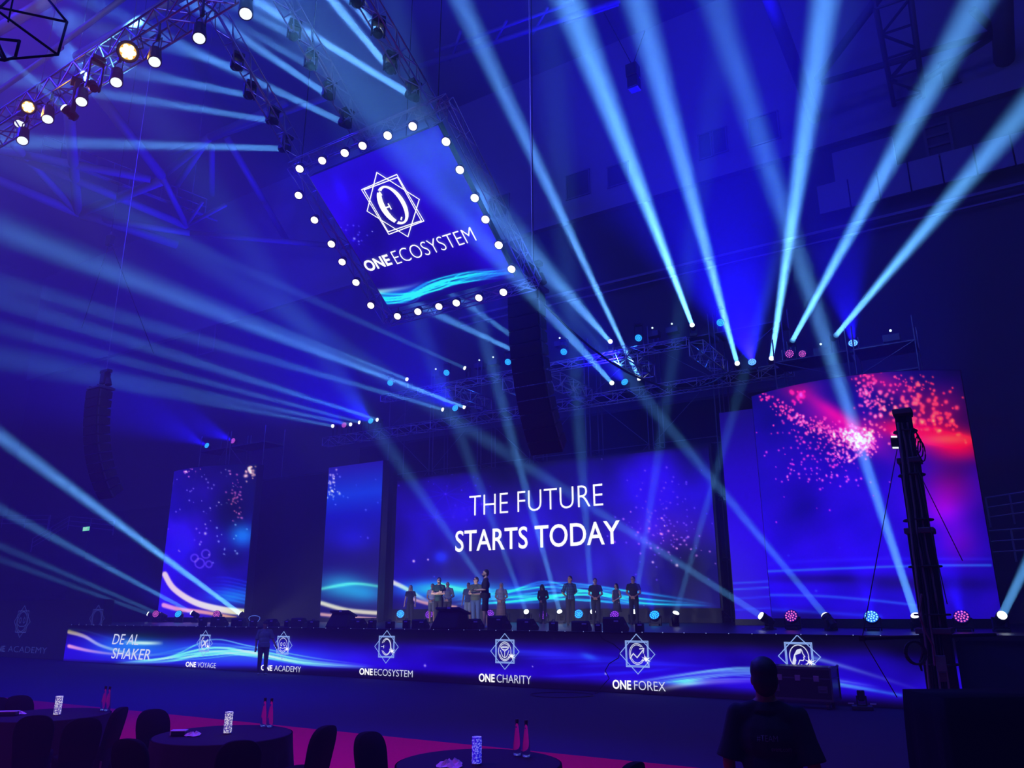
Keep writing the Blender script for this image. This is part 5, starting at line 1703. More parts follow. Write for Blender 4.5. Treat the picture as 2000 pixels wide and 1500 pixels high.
def back_print(txt, x0, x1, z0, z1, w):
    """print laid on the back of the shirt: local +y is his back, his left is the viewer's left"""
    me, a, b, c_, d_ = text_mesh(txt, w)
    sm = shirt.data
    for v in me.vertices:
        u_, k_ = (v.co.x - a) / (b - a), (v.co.y - c_) / (d_ - c_)
        x, z = x0 + (x1 - x0) * u_, z0 + (z1 - z0) * k_
        ok, hitp, n_, i_ = shirt.ray_cast(Vector((x, .6, z)), Vector((0, -1, 0)))
        v.co = Vector((x, (hitp.y if ok else .15) + .004, z))
    me.materials.clear(); me.materials.append(PRINT)
    o = bpy.data.objects.new('lettering', me)
    COL.objects.link(o); o.parent = shirt


back_print('#TEAM', .055, -.075, 1.315, 1.355, -.01)
back_print('event.com', -.03, -.145, 1.262, 1.283, 0)

# ------------------------------------------------------------------ things along the stage edge
WEDGE_PAT = srgb('wedge_grille', 24, 24, 30, rough=.6, bump=.4, scale=120)
TAPE = srgb('white_tape', 215, 215, 225, rough=.7)


def on_stage(px, Y):
    return Vector((on_y(px, 1220, Y).x, Y, HS))


def wpx(px, n, Y):
    """width in metres of n pixels there"""
    P_ = on_stage(px, Y)
    return n / FPX * float((np.array(P_) - CAM) @ FWD)


def wedge(px, npx, hpx, label, Y=21.0, rz=0.0, kind='wedge'):
    P_ = on_stage(px, Y)
    w, h = wpx(px, npx, Y) * .86, wpx(px, hpx, Y)
    if kind == 'wedge':
        t = thing('stage_monitor', label, 'monitor speaker', P_, rz, group='floor monitors along the stage edge')
        d = h * 1.25
        prof = [(-d * .5, 0), (d * .42, 0), (d * .5, h * .22), (-d * .1, h), (-d * .42, h), (-d * .5, h * .86)]
        mb = MB()
        n = len(prof)
        vs = [Vector((sx * w / 2, y, z)) for sx in (-1, 1) for y, z in prof]
        mb.add(vs, [(i, (i + 1) % n, n + (i + 1) % n, n + i) for i in range(n)] + [tuple(range(n)), tuple(range(2 * n - 1, n - 1, -1))])
        mb.build('cabinet', BLACKP, t)
        a, b = Vector((0, d * .5, h * .22)), Vector((0, -d * .1, h))
        nn = Vector((0, (h * .78), d * .6)).normalized()
        ct = (a + b) / 2 + nn * .012
        M = Matrix(((1, 0, 0), tuple((b - a).normalized()), tuple(nn))).transposed()
        MB().box(ct, (w * .92, (b - a).length * .92, .02), M=M).build('grille', WEDGE_PAT, t)
        for sx in (-1, 1): MB().box((sx * (w / 2 + .008), 0, h * .5), (.016, d * .25, h * .16), b=.004).build('handle', DARKSTEEL, t)
        MB().box((w * .28, -d * .5 - .006, h * .72), (.14, .01, .04)).build('label_tape', TAPE, t)
    elif kind == 'box':
        t = thing('stage_box', label, 'cable box', P_, rz, group='small boxes along the stage edge')
        MB().box((0, 0, h / 2), (w, w * .8, h), b=.02).build('case', BLACKP, t)
        MB().box((0, -w * .4 - .008, h * .5), (w * .8, .012, h * .7)).build('front_plate', WEDGE_PAT, t)
        MB().box((w * .2, -w * .41 - .01, h * .8), (.12, .012, .035)).build('label_tape', TAPE, t)
        MB().tube([(-w * .2, 0, h), (-w * .15, 0, h + .05), (w * .15, 0, h + .05), (w * .2, 0, h)], .012, 5).build('handle', DARKSTEEL, t)
    return t


for i, (px, n, h, Y) in enumerate([(429, 34, 17, 21.0), (468, 31, 15, 20.9), (533, 28, 14, 21.4), (586, 32, 17, 21.0), (702, 36, 17, 20.8), (822, 34, 17, 20.9), (930, 28, 19, 21.2), (976, 42, 26, 21.0), (1031, 42, 21, 20.9), (1136, 40, 18, 20.9), (1203, 46, 27, 20.7)]):
    wedge(px, n, h, 'black wedge monitor speaker on the stage edge, %s from the left' % ORD[i], Y, rz=[0, .25, -.1, .1, -.15, .1, 0, -.1, -.25, .1, -.12][i])
for i, (px, n, h, Y) in enumerate([(396, 16, 14, 21.0), (495, 14, 12, 21.0), (562, 13, 12, 21.2), (612, 22, 13, 20.7), (727, 16, 15, 20.9), (762, 18, 13, 20.8), (794, 15, 16, 20.9), (1081, 18, 17, 20.7), (1168, 14, 14, 20.7), (1249, 18, 16, 20.6)]):
    wedge(px, n, h, 'small black box on the stage edge beside the wedges, %s from left' % ORD[i], Y, kind='box')


def prompter(px, npx, hpx, label, Y, rz):
    P_ = on_stage(px, Y)
    w, h = wpx(px, npx, Y) * .86, wpx(px, hpx, Y)
    t = thing('covered_monitor', label, 'screen', P_, rz)
    mb = MB()
    n = 44
    vs, fs = [], []
    for j in range(6):
        k = j / 5
        z = h * .94 * (1 - k) + .0
        hw, y0, y1 = w / 2 * (.82 + .2 * k), -.16 - .34 * k, .28 + .12 * k
        for i in range(n):
            a = 2 * pi * i / n
            ca, sa = cos(a), sin(a)
            x = hw * math_sgn(ca) * min(1, abs(ca) * 1.42)
            y = (y0 + y1) / 2 + (y1 - y0) / 2 * math_sgn(sa) * min(1, abs(sa) * 1.42)
            r_ = 1 + .035 * k * sin(a * 11 + j)
            vs.append((x * r_, y * r_, max(z, .004)))
    for j in range(5):
        for i in range(n): fs.append((j * n + i, j * n + (i + 1) % n, (j + 1) * n + (i + 1) % n, (j + 1) * n + i))
    fs.append(tuple(range(n - 1, -1, -1))); fs.append(tuple(range(5 * n, 6 * n)))
    mb.add(vs, fs).build('cover', CLOTH, t, smooth=True)
    M = Matrix.Rotation(.7, 3, 'X')
    MB().box((0, .08, h * .94), (w * .92, .72, .07), M=Matrix.Rotation(-.25, 3, 'X'), b=.015).build('monitor', BLACK, t)
    MB().box((w * .08, -.29, h * 1.0 + .06), (w * .12, .02, .07)).build('label_tape', TAPE, t)
    return t


def math_sgn(v): return 1 if v >= 0 else -1


prompter(668, 52, 28, 'stage prompter monitor under black cloth left of the video wall text', 20.9, .3)
prompter(882, 70, 36, 'largest stage prompter monitor under black cloth, before the bearded man', 20.9, 0.05)
# row of tiny lamps along the front edge
q = thing('edge_light_string', 'row of tiny white lights along the front edge of the stage', 'light string', (ox, YS - .05, HS))
MB().cyl((-(XR - XL) / 2, 0, 0), ((XR - XL) / 2, 0, 0), .012, n=5).build('cord', CABLEM, q)
TINY = glow('tiny_lamp', 140, 160, 230, 1.0)
for k in range(60):
    part_copy(('tiny',), lambda: MB().ball((0, 0, 0), .012, n=6, m=4), 'bulb', TINY, q, loc=(-(XR - XL) / 2 + .3 + k * (XR - XL - .6) / 59, -.01, .01))
# coil of light rope by the masking drape
cq = on_y(497, 1204, 24)
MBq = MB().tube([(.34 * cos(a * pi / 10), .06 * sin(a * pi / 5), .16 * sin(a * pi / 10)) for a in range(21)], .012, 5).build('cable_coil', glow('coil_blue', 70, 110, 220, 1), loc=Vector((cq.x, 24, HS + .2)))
tag(MBq, 'loop of pale cable standing on the stage beside the masking panel', 'cable')

# ------------------------------------------------------------------ floor before the stage
fc = on_z(1572, 1381, 0)
t = thing('flight_case', 'long black wheeled flight case parked before the stage front', 'flight case', fc, -.06)
cw, ch, cd2 = 1.42, .70, .62
MB().box((0, 0, .17 + ch / 2), (cw, cd2, ch), b=.012).build('body', srgb('case_laminate', 26, 26, 32, rough=.35), t)
MB().box((0, 0, .17 + ch * .96), (cw + .02, cd2 + .02, .05)).box((0, 0, .17 + ch * .66), (cw + .02, cd2 + .02, .03)).box((0, 0, .19), (cw + .02, cd2 + .02, .045)).build('edge_trim', DARKSTEEL, t)
for sx in (-1, 1):
    for sy in (-1, 1):
        MB().box((sx * cw / 2, sy * cd2 / 2, .17 + ch / 2), (.035, .035, ch)).build('corner_trim', DARKSTEEL, t)
        MB().ball((sx * cw / 2, sy * cd2 / 2, .17 + ch), .035, n=8, m=6).build('ball_corner', ALU, t)
        cs = MB().box((sx * cw * .4, sy * cd2 * .36, .15), (.12, .1, .04)).build('caster', DARKSTEEL, t)
        MB().cyl((sx * cw * .4 - .03, sy * cd2 * .36, .065), (sx * cw * .4 + .03, sy * cd2 * .36, .065), .065, n=14).build('wheel', BLACKP, cs)
for x in (-.4, 0, .4): MB().box((x, -cd2 / 2 - .012, .17 + ch * .66), (.12, .025, .12), b=.006).build('latch', ALU, t)
for x in (-.52, .52): MB().box((x, -cd2 / 2 - .01, .17 + ch * .34), (.2, .02, .14), b=.006).tube([(x - .07, -cd2 / 2 - .03, .17 + ch * .34), (x + .07, -cd2 / 2 - .03, .17 + ch * .34)], .012, 5).build('handle', DARKSTEEL, t)
fl = Vector((on_y(1684, 1379, 19.3).x, 19.3, 0))
t = thing('floor_lamp_unit', 'small black lamp on a square white-edged plate on the floor before the stage', 'stage light', fl, .2)
MB().box((0, 0, .05), (.42, .34, .08), b=.015).build('base', BLACKP, t)
for sx in (-1, 1): MB().box((sx * .22, -.1, .14), (.12, .03, .025)).build('edge_strip', TAPE, t)
MB().box((-.09, 0, .18), (.03, .1, .22), b=.008).box((.09, 0, .18), (.03, .1, .22), b=.008).box((0, 0, .105), (.21, .1, .03)).build('yoke', BLACKP, t)
hh = MB().lathe([(.05, -.1), (.08, -.06), (.08, .1), (.07, .12)], 14, c=(0, 0, .28)).build('head', HEADM, t)
MB().lathe([(.068, .121), (.003, .124)], 14, c=(0, 0, .28)).build('lens', srgb('dull_lens', 120, 130, 150, rough=.2), hh)
# cable loop on the floor and cable hanging down the stage front
pts = []
for a in range(29):
    k = a / 28 * 2 * pi * .93 + .2
    P_ = on_z(1098 + 62 * cos(k) * (1 + .06 * sin(2 * k)), 1357 + 5.0 * sin(k), .012)
    pts.append(P_)
o0 = pts[0].copy()
tag(MB().tube([p - o0 for p in pts], .014, 5).build('floor_cable', CABLEM, loc=o0), 'black cable lying in a wide loop on the floor before the stage', 'cable')
pts = [on_y(1150 + 0 * k, 1238, YS - .06) for k in range(1)]
pts = [on_y(px, py, YS - .07) for px, py in ((1168, 1237), (1180, 1250), (1198, 1258), (1212, 1270), (1208, 1285), (1190, 1296), (1182, 1310), (1190, 1325), (1180, 1336), (1172, 1345))] + [on_z(1168, 1352, .012), on_z(1162, 1354, .012)]
o0 = pts[0].copy()
tag(MB().tube([p - o0 for p in pts], .012, 5).build('hanging_cable', CABLEM, loc=o0), 'thin black cable hanging down over the blue stage front', 'cable')

# ------------------------------------------------------------------ lift mast at the right
MD = 9.0
mb0 = stand(1874, MD, 0)


def z_at(P_, py):
    lo, hi = -1.0, 14.0
    for _ in range(50):
        m = (lo + hi) / 2
        if proj((P_[0], P_[1], m))[1] > py: lo = m
        else: hi = m
    return lo


MBLK = srgb('mast_black', 24, 24, 28, rough=.45, metal=.3)
zt = z_at(mb0, 800)
t = thing('lift_mast', 'tall black telescopic lifting mast with cables and guy wires at the right', 'lifting tower', mb0)
segs = [(0.15, 1.9, .33), (1.6, 3.1, .28), (2.8, zt * .86, .235), (zt * .82, zt, .19)]
for z0, z1, w in segs:
    s_ = MB()
    for sx in (-1, 1):
        s_.box((sx * w * .36, 0, (z0 + z1) / 2), (w * .28, w * .9, z1 - z0), b=.01)
    s_.box((0, .02, (z0 + z1) / 2), (w * .5, w * .5, z1 - z0 - .02)).build('mast_section', MBLK, t)
    MB().box((0, 0, z1 - .04), (w * 1.2, w * 1.15, .07), b=.01).build('collar', DARKSTEEL, t)
for a in range(4):
    an = a * pi / 2 + .5
    MB().cyl((0, 0, .35), (1.0 * cos(an), 1.0 * sin(an), .04), .035, n=8).cyl((1.0 * cos(an), 1.0 * sin(an), 0), (1.0 * cos(an), 1.0 * sin(an), .05), .07, n=10).build('leg', MBLK, t)
zb_ = z_at(mb0, 1243)
lv = Vector(RGT[:]).normalized()
lft = at_d(1683, 1241, MD) - mb0
MB().cyl((0, 0, zb_), (lft.x, lft.y, zb_), .022, n=8).box((lft.x, lft.y, zb_), (.06, .06, .06)).build('outrigger', MBLK, t)
rgt = -lft * .9
MB().cyl((0, 0, zb_), (rgt.x, rgt.y, zb_), .022, n=8).build('outrigger', MBLK, t)
top = Vector((0, 0, zt - .1))
for e in ((lft.x, lft.y, zb_), ):
    MB().cyl(top, e, .006, n=5).build('guy_wire', CABLEM, t)
    q = at_d(1752, 1362, MD) - mb0
    MB().cyl(e, q, .006, n=5).build('guy_wire', CABLEM, t)
q = at_d(1880, 1095, MD) - mb0
MB().cyl((0, 0, z_at(mb0, 880)), q, .006, n=5).build('guy_wire', CABLEM, t)
q = at_d(1850, 1180, MD) - mb0
MB().cyl((.05, 0, z_at(mb0, 870)), q, .006, n=5).build('guy_wire', CABLEM, t)
vside = -Vector(ray(1800, 1100)).normalized()
rng2 = random.Random(3)
for k in range(9):
    xo = -.17 + .042 * k
    pts = []
    for j in range(16):
        z = .3 + (zt - .5) * j / 15
        w = np.interp(z, [0, 1.8, 3, zt], [1, .85, .7, .5])
        P_ = Vector(lv) * (xo * w + rng2.uniform(-.012, .012)) + Vector((vside.x, vside.y, 0)).normalized() * (.2 * w + rng2.uniform(0, .02))
        pts.append(Vector((P_.x, P_.y, z)))
    MB().tube(pts, .009 if k % 3 else .014, 5).build('mast_cable', CABLEM if k % 3 else srgb('cable_grey', 120, 120, 128), t)
# bundles, plates, lamp boxes
pf = Vector((vside.x, vside.y, 0)).normalized()
MZ = Matrix((tuple(lv), tuple(-pf), (0, 0, 1))).transposed()
MZ = Matrix((tuple(Vector((lv.x, lv.y, 0)).normalized()), tuple(-pf), (0, 0, 1))).transposed()
for (px, py, w, h, m) in ((1838, 1296, .12, .17, TAPE), (1842, 1322, .09, .10, TAPE)):
    q = at_d(px, py, MD - .3) - mb0
    MB().box(q, (w, .03, h), M=MZ, b=.006).build('rating_plate', srgb('plate_grey', 120, 122, 135, rough=.6), t)
q = at_d(1748, 866, MD) - mb0
lb = MB().box(q, (.09, .1, .12), M=MZ, b=.01).build('work_lamp', BLACKP, t)
for dz in (-.06, .07): MB().box(q + Vector((0, 0, dz)) + pf * .05, (.07, .02, .015), M=MZ).build('lamp_strip', DOTG, lb)
q = at_d(1786, 856, MD) - mb0
for k in range(4): MB().tube([q + Vector((lv.x, lv.y, 0)) * (.04 * sin(a * pi / 8) + .02 * k) + Vector((0, 0, .12 * cos(a * pi / 8) - .05 * k)) for a in range(17)], .008, 5).build('cable_coil', CABLEM, t)
q = at_d(1786, 1275, MD - .3) - mb0
for k in range(3): MB().tube([q + Vector((lv.x, lv.y, 0)) * (.11 * sin(a * pi / 10) + .012 * k) + Vector((0, 0, .12 * cos(a * pi / 10))) for a in range(21)], .011, 5).build('cable_coil', CABLEM, t)
MB().tube([at_d(px, py, MD - .3) - mb0 for px, py in ((1800, 1160), (1795, 1200), (1808, 1235), (1822, 1260), (1826, 1300))], .012, 5).build('loose_cable', srgb('cable_grey', 120, 120, 128), t)
MB().tube([at_d(px, py, MD - .3) - mb0 for px, py in ((1797, 1290), (1800, 1310), (1796, 1300), (1803, 1270))], .012, 5).build('loose_cable', CABLEM, t)
MB().tube([top + Vector((.05 * cos(a * pi / 6), 0, .1 * sin(a * pi / 6))) for a in range(7)], .01, 5).box(top + Vector((0, 0, .05)), (.22, .2, .1), b=.01).build('top_pulley', MBLK, t)
for k in range(7):
    z = .9 + k * (zt - 1.2) / 6
    w = float(np.interp(z, [0, 1.8, 3, zt], [.21, .185, .16, .12]))
    MB().lathe([(w * 1.12, -.012), (w * 1.16, 0), (w * 1.12, .012)], 12, c=(0, 0, z)).build('cable_tie', CABLEM, t)

# black-covered stack beside the viewer
bd = 6.0
A, B = at_d(1842, 1360, bd), at_d(2190, 1360, bd)
zt_ = A.z
t = thing('covered_stack', 'large black cloth-covered equipment stack in front at the lower right', 'equipment', Vector(((A.x + B.x) / 2, (A.y + B.y) / 2, 0)), YAW)
wv = (B - A).length
n, rows = 72, 9
vs, fs = [], []
for j in range(rows):
    k = j / (rows - 1)
    z = zt_ * (1 - k)
    for i in range(n):
        a = 2 * pi * i / n
        ca, sa = cos(a), sin(a)
        x = (wv / 2) * math_sgn(ca) * min(1, abs(ca) * 1.4) * (1 if j else .985)
        y = .35 + .35 * math_sgn(sa) * min(1, abs(sa) * 1.4) * (1 if j else .985)
        r_ = 1 + (.018 * sin(a * 13 + 2 * sin(a * 3)) + .012 * sin(a * 29)) * min(1, k * 3)
        vs.append((x * r_, (y - .35) * r_ + .35, z - (.012 if j == 0 else 0)))
for j in range(rows - 1):
    for i in range(n): fs.append((j * n + i, j * n + (i + 1) % n, (j + 1) * n + (i + 1) % n, (j + 1) * n + i))
fs.append(tuple(range(n - 1, -1, -1))); fs.append(tuple(range((rows - 1) * n, rows * n)))
MB().add(vs, fs).build('cover', srgb('cover_cloth', 16, 16, 19, rough=.95, bump=.15, scale=30, spec=.1), t, smooth=True)
MB().box((0, .35, zt_ * .48), (wv * .9, .6, zt_ * .94)).build('equipment_case', BLACKP, t)

# ------------------------------------------------------------------ banquet tables and chairs
TCL = srgb('table_cloth', 44, 40, 58, rough=.95, bump=.05, scale=40, spec=.1)
CCL = srgb('chair_cloth', 17, 17, 21, rough=.95, bump=.05, scale=60, spec=.08)
TABLES = [(96, 1397, 'left'), (436, 1436, 'middle'), (935, 1492, 'right')]
TW = ['round banquet table in black cloth nearest the left edge', 'round banquet table in black cloth in the middle of the three', 'round banquet table in black cloth at the bottom edge, rightmost of three']
TC = []
for (px, py, nm), lab in zip(TABLES, TW):
    P_ = on_z(px, py, .75)
    TC.append(P_)
    t = thing('round_table', lab, 'table', (P_.x, P_.y, 0))
    R_ = .765
    MB().lathe([(R_ - .012, .742), (R_, .752), (R_ - .006, .76), (.02, .762)], 64).build('tabletop', TCL, t, smooth=False)
    n = 96
    vs, fs = [], []
    for j in range(8):
        k = j / 7
        for i in range(n):
            a = 2 * pi * i / n
            r_ = R_ + .012 + .05 * k + (.045 * sin(a * 15 + sin(a * 4))) * k
            vs.append((r_ * cos(a), r_ * sin(a), .754 - .74 * k))
    for j in range(7):
        for i in range(n): fs.append((j * n + i, j * n + (i + 1) % n, (j + 1) * n + (i + 1) % n, (j + 1) * n + i))
    MB().add(vs, fs).build('cloth_skirt', TCL, t, smooth=True)


def chair_back():
    mb = MB()
    w, n = .215, 26
    out = [(-w * .93, .44)]
    for i in range(n + 1):
        a = pi - pi * i / n
        out.append((w * 1.02 * math_sgn(cos(a)) * abs(cos(a)) ** .7, .70 + .22 * sin(a) ** .75 if sin(a) > 1e-6 else .70))
    out.append((w * .93, .44))
    m = len(out)
    lay = [(-.040, .93), (-.028, .985), (0, 1.0), (.022, .985), (.034, .93)]
    vs = []
    for y, s in lay:
        for x, z in out:
            lean = .10 * (z - .44) / .48
            vs.append((x * s, y + .20 + lean - .03 * (x / w) ** 2 * .6, .44 + (z - .44) * (.97 + .03 * s) if s == 1 else .44 + (z - .44) * (.965 + .035 * s)))
    fs = []
    for j in range(len(lay) - 1):
        for i in range(m): fs.append((j * m + i, j * m + (i + 1) % m, (j + 1) * m + (i + 1) % m, (j + 1) * m + i))
    fs += [tuple(range(m - 1, -1, -1)), tuple(range((len(lay) - 1) * m, len(lay) * m))]
    return mb.add(vs, fs)


def chair_seat():
    n = 48
    vs, fs = [], []
    prof = [(.0, .475, .6), (.19, .475, .6), (.212, .465, .55), (.215, .43, .5), (.2, .3, .5), (.205, .12, .5), (.222, .03, .45)]
    for r, z, e in prof:
        for i in range(n):
            a = 2 * pi * i / n
            x = r * math_sgn(cos(a)) * abs(cos(a)) ** e if r else 0
            y = r * math_sgn(sin(a)) * abs(sin(a)) ** e if r else 0
            zz = z
            if z < .4: zz = z + (.34 - z) * .75 * (1 - abs(sin(2 * a)) ** .6) * (1 if z < .2 else .2)
            vs.append((x + 1e-4 * cos(a), y + 1e-4 * sin(a), zz))
    for j in range(len(prof) - 1):
        for i in range(n): fs.append((j * n + i, j * n + (i + 1) % n, (j + 1) * n + (i + 1) % n, (j + 1) * n + i))
    return MB().add(vs, fs)


CHAIRS = [((36, 1358), 0, 'black-covered banquet chair behind the left table at the left edge', None), ((-8, 1362), 0, 'black-covered banquet chair cut by the left edge of the frame', None), ((70, 1397), 0, 'black-covered banquet chair in front of the left table, nearest its white lamp', None),
          ((166, 1402), 0, 'black-covered banquet chair before the left table, right of its nearest neighbour', .35), ((240, 1381), 0, 'black-covered banquet chair seen edge-on between the left and middle tables', None), ((298, 1385), 1, 'black-covered banquet chair at the left side of the middle table', None),
          ((250, 1443), 1, 'black-covered banquet chair in front left of the middle table, close to the viewer', None), ((470, 1446), 1, 'black-covered banquet chair in front of the middle table, close to the viewer', None), ((640, 1417), 1, 'black-covered banquet chair right of the middle table, turned sideways', None),
          ((717, 1429), 2, 'black-covered banquet chair left of the right table seen from behind', None), ((1240, 1489), 2, 'black-covered banquet chair peeking in at the bottom right of the tables', None)]
proto = None
for (px, py), ti, lab, extra in CHAIRS:
    P_ = on_z(px, py, .92)
    tc_ = TC[ti]
    rz = atan2(tc_.y - P_.y, tc_.x - P_.x) + pi / 2
    if px == 240: rz += .5
    if px == 36: rz += .2
    root = thing('banquet_chair', lab, 'chair', (0, 0, 0), rz, group='covered banquet chairs') if proto is None else dup(proto)
    if proto is None:
        proto = root
        chair_back().build('backrest', CCL, root, smooth=True)
        chair_seat().build('seat_cover', CCL, root, smooth=True)
        for sx in (-1, 1):
            for sy in (-1, 1):
                MB().cyl((sx * .185, sy * .185, 0), (sx * .185, sy * .185, .3), .013, n=8).build('leg', DARKSTEEL, root)
    root.rotation_euler = (0, 0, rz)
    root['label'] = lab
    off = Matrix.Rotation(rz, 3, 'Z') @ Vector((0, .30, 0))
    root.location = (P_.x - off.x, P_.y - off.y, 0)

# table settings


def crystal_mat(name, lo, hi):
    m = bpy.data.materials.new(name)
    m.use_nodes = True
    nt = m.node_tree
    b = nt.nodes['Principled BSDF']
    b.inputs['Base Color'].default_value = (.3, .3, .5, 1)
    b.inputs['Roughness'].default_value = .1
    tc = nt.nodes.new('ShaderNodeTexCoord')
    vo = nt.nodes.new('ShaderNodeTexVoronoi')
    vo.inputs['Scale'].default_value = 62
    nt.links.new(tc.outputs['Object'], vo.inputs['Vector'])
    rp = nt.nodes.new('ShaderNodeValToRGB')
    e = rp.color_ramp.elements
    e[0].position, e[1].position = .1, .62
    e[0].color, e[1].color = tuple(S2L(hi)) + (1,), tuple(S2L(lo)) + (1,)
    nt.links.new(vo.outputs['Distance'], rp.inputs[0])
    nt.links.new(rp.outputs[0], b.inputs['Emission Color'])
    b.inputs['Emission Strength'].default_value = 1.0
    m.cycles.emission_sampling = 'NONE'
    return m


CRW, CRB = crystal_mat('crystal_white', (70, 62, 140), (255, 252, 255)), crystal_mat('crystal_blue', (16, 8, 190), (130, 130, 255))


def table_lamp(px, py, h, r, m, label, col, tilt=0.0):
    P_ = on_z(px, py, .764)
    t = thing('table_lamp', label, 'lamp', P_)
    MB().cyl((0, 0, 0), (0, 0, .012), r * 1.02, n=20).build('base', ALU, t)
    vs, fs = [], []
    n, rows = 16, 17
    for j in range(rows):
        for i in range(n):
            a = 2 * pi * (i + .5 * (j % 2)) / n
            rr = r * (1.0 if (i + j // 2) % 2 else .93)
            vs.append((rr * cos(a), rr * sin(a), .012 + (h - .012) * j / (rows - 1)))
    for j in range(rows - 1):
        for i in range(n):
            a, b, c_, d_ = j * n + i, j * n + (i + 1) % n, (j + 1) * n + (i + 1) % n, (j + 1) * n + i
            if j % 2 == 0: fs += [(a, b, d_), (b, c_, d_)]
            else: fs += [(a, b, c_), (a, c_, d_)]
    fs += [tuple(range(n - 1, -1, -1)), tuple(range((rows - 1) * n, rows * n))]
    MB().add(vs, fs).build('crystal_shade', m, t)
    l = bpy.data.lights.new('table_glow', 'POINT')
    l.energy, l.color, l.shadow_soft_size = .25, col, .05
    o = bpy.data.objects.new('table_glow', l); COL.objects.link(o); o.parent = t; o.location = (0, 0, h + .08)
    return t


table_lamp(111, 1397, .245, .047, CRW, 'white glowing crystal lamp on the left table', (.6, .5, 1))
table_lamp(444, 1433, .235, .046, CRW, 'white glowing crystal lamp on the middle table', (.6, .5, 1))
table_lamp(931, 1493, .235, .046, CRB, 'deep blue glowing crystal lamp on the right table', (.05, .02, 1))

GLASS = mat('bottle_glass', (.93, .95, 1.0), rough=.02, trans=1.0, vary=.0, spec=.5)
GLASS.node_tree.nodes['Principled BSDF'].inputs['IOR'].default_value = 1.36
CAPM = srgb('bottle_cap', 24, 26, 40, rough=.4)
first = None
for px, py, lab in [(201, 1388, 'clear glass water bottle on the left table, left of its twin'), (209, 1389, 'clear glass water bottle on the left table, right of its twin'), (514, 1419, 'clear glass water bottle on the middle table, left of its twin'),
                    (527, 1420, 'clear glass water bottle on the middle table, right of its twin'), (1010, 1475, 'clear glass water bottle on the right table, left of its twin'), (1028, 1478, 'clear glass water bottle on the right table, right of its twin')]:
    P_ = on_z(px, py, .764)
    if first is None:
        t = first = thing('water_bottle', lab, 'bottle', P_, group='water bottles on the tables')
        MB().lathe([(.012, .004), (.034, .0), (.039, .008), (.039, .03), (.036, .10), (.03, .16), (.022, .215), (.0165, .26), (.0145, .30)], 24).build('glass_body', GLASS, t, smooth=True)
        MB().lathe([(.0165, .298), (.0175, .30), (.0175, .325), (.015, .33)], 16).build('cap', CAPM, t)
    else:
        t = dup(first); t.location = P_; t['label'] = lab
PLATE_W = srgb('white_china', 215, 212, 225, rough=.3)
NAPK = srgb('white_napkin', 205, 200, 215, rough=.9)


def note_box(px, py, label, w=.17, d=.12):
    P_ = on_z(px, py, .764)
    t = thing('snack_dish', label, 'dish', P_, YAW + .1)
    MB().box((0, 0, .028), (w * .94, d * .94, .05), b=.012).build('dish', srgb('dish_dark', 40, 42, 60, rough=.3), t)
    MB().box((0, 0, .056), (w, d, .012), b=.004).box((-w / 2 + .008, 0, .035), (.014, d, .05), b=.003).build('rim', PLATE_W, t)


def napkin(px, py, label, s=1.0, seed=1):
    P_ = on_z(px, py, .764)
    t = thing('napkin', label, 'napkin', P_, seed)
    g_ = random.Random(seed)
    n = 22
    vs, fs = [(0, 0, .034 * s)], []
    for ring in (1, 2, 3):
        for i in range(n):
            a = 2 * pi * i / n
            r_ = ring * .032 * s * (1 + .2 * sin(3 * a + seed) + .1 * g_.random())
            z = .004 + [0, .036, .024, .006][ring] * s * (1 + .7 * sin(5 * a + ring + seed) * .8)
            vs.append((r_ * cos(a) * 1.25, r_ * sin(a), max(.002, z)))
    for i in range(n): fs.append((0, 1 + i, 1 + (i + 1) % n))
    for r in range(2):
        for i in range(n): fs.append((1 + r * n + i, 1 + r * n + (i + 1) % n, 1 + (r + 1) * n + (i + 1) % n, 1 + (r + 1) * n + i))
    MB().add(vs, fs).build('folded_cloth', NAPK, t, smooth=False)
    MB().lathe([(.05 * s, 0), (.085 * s, .004), (.09 * s, .008), (.05 * s, .005), (.004, .005)], 24).build('saucer', PLATE_W, t, smooth=True)


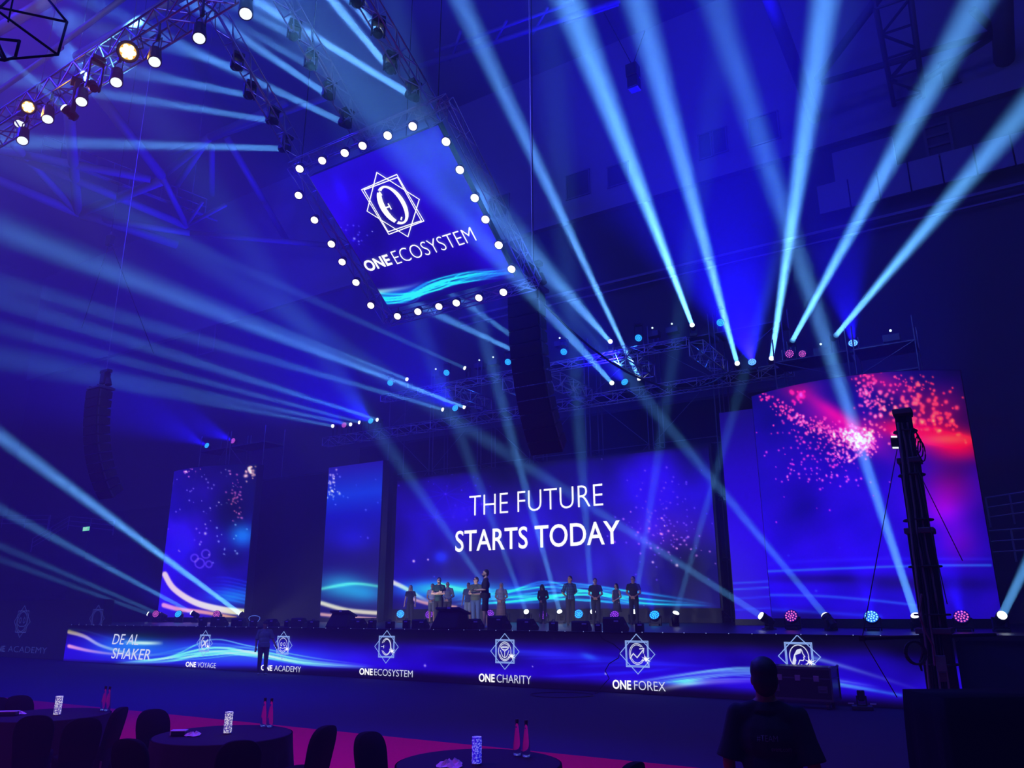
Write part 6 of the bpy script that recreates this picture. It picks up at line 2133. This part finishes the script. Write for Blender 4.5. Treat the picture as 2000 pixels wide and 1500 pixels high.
note_box(349, 1437, 'white-rimmed dark dish on the middle table, left of the saucer')
napkin(378, 1437, 'white saucer with a crumpled napkin on the middle table', .8, 2)
note_box(12, 1398, 'white-rimmed dark dish on the left table at the left edge of the frame', w=.3)
napkin(38, 1395, 'white saucer with a crumpled napkin on the left table', .75, 3)
napkin(881, 1497, 'crumpled white napkin on the right table, left of the blue lamp', 1.15, 5)

# ------------------------------------------------------------------ wire-frame pendant at the upper left, close to the viewer
CAGE = srgb('cage_black', 12, 12, 15, rough=.7)
CD = 7.0


def cage(pts, edges, label, r):
    V = [at_d(px, py, CD + dz) for px, py, dz in pts]
    c_ = sum(V, Vector()) / len(V)
    t = thing('cage_pendant', label, 'pendant lamp', c_)
    for a, b in edges:
        MB().limb(V[a] - c_, V[b] - c_, r, r, 7).build('frame_bar', CAGE, t, smooth=True)
    return t, c_


ct_, cc = cage([(-60, 2, .2), (131, 43, -.1), (113, 107, -.3), (12, 116, -.4), (-60, 118, -.2), (92, -4, .3), (38, -20, .5), (-60, -30, .6), (-40, 8, -.7), (-6, 20, -.5)],
               [(0, 1), (1, 2), (2, 3), (3, 4), (1, 5), (5, 6), (6, 7), (0, 7), (0, 8), (8, 3), (9, 2), (8, 9), (9, 0), (6, 9), (4, 8)], 'large black wire-frame polyhedron pendant hanging in the upper left corner', .011)
t2, cc2 = cage([(-20, 74, -.1), (38, 80, -.2), (30, 112, -.2), (-4, 96, -.1), (-24, 112, 0), (8, 118, -.3)], [(0, 1), (1, 2), (2, 5), (5, 3), (3, 0), (0, 4), (4, 5)], 'small black wire-frame cage inside the large polyhedron pendant', .013)
bq = at_d(-14, 104, CD)
MB().ball(bq - cc2, .045, n=12, m=8).build('bulb', glow('cage_bulb', 255, 220, 210, 1.0), t2, smooth=True)
for nm_, c_ in (('large', cc), ('small', cc2)):
    hang_line('pendant_cord', 'thin black cord holding the %s wire-frame pendant' % nm_, 'cable', c_ + Vector((0, 0, .3)), Vector((c_.x, c_.y, ZC)), .008, n=2)
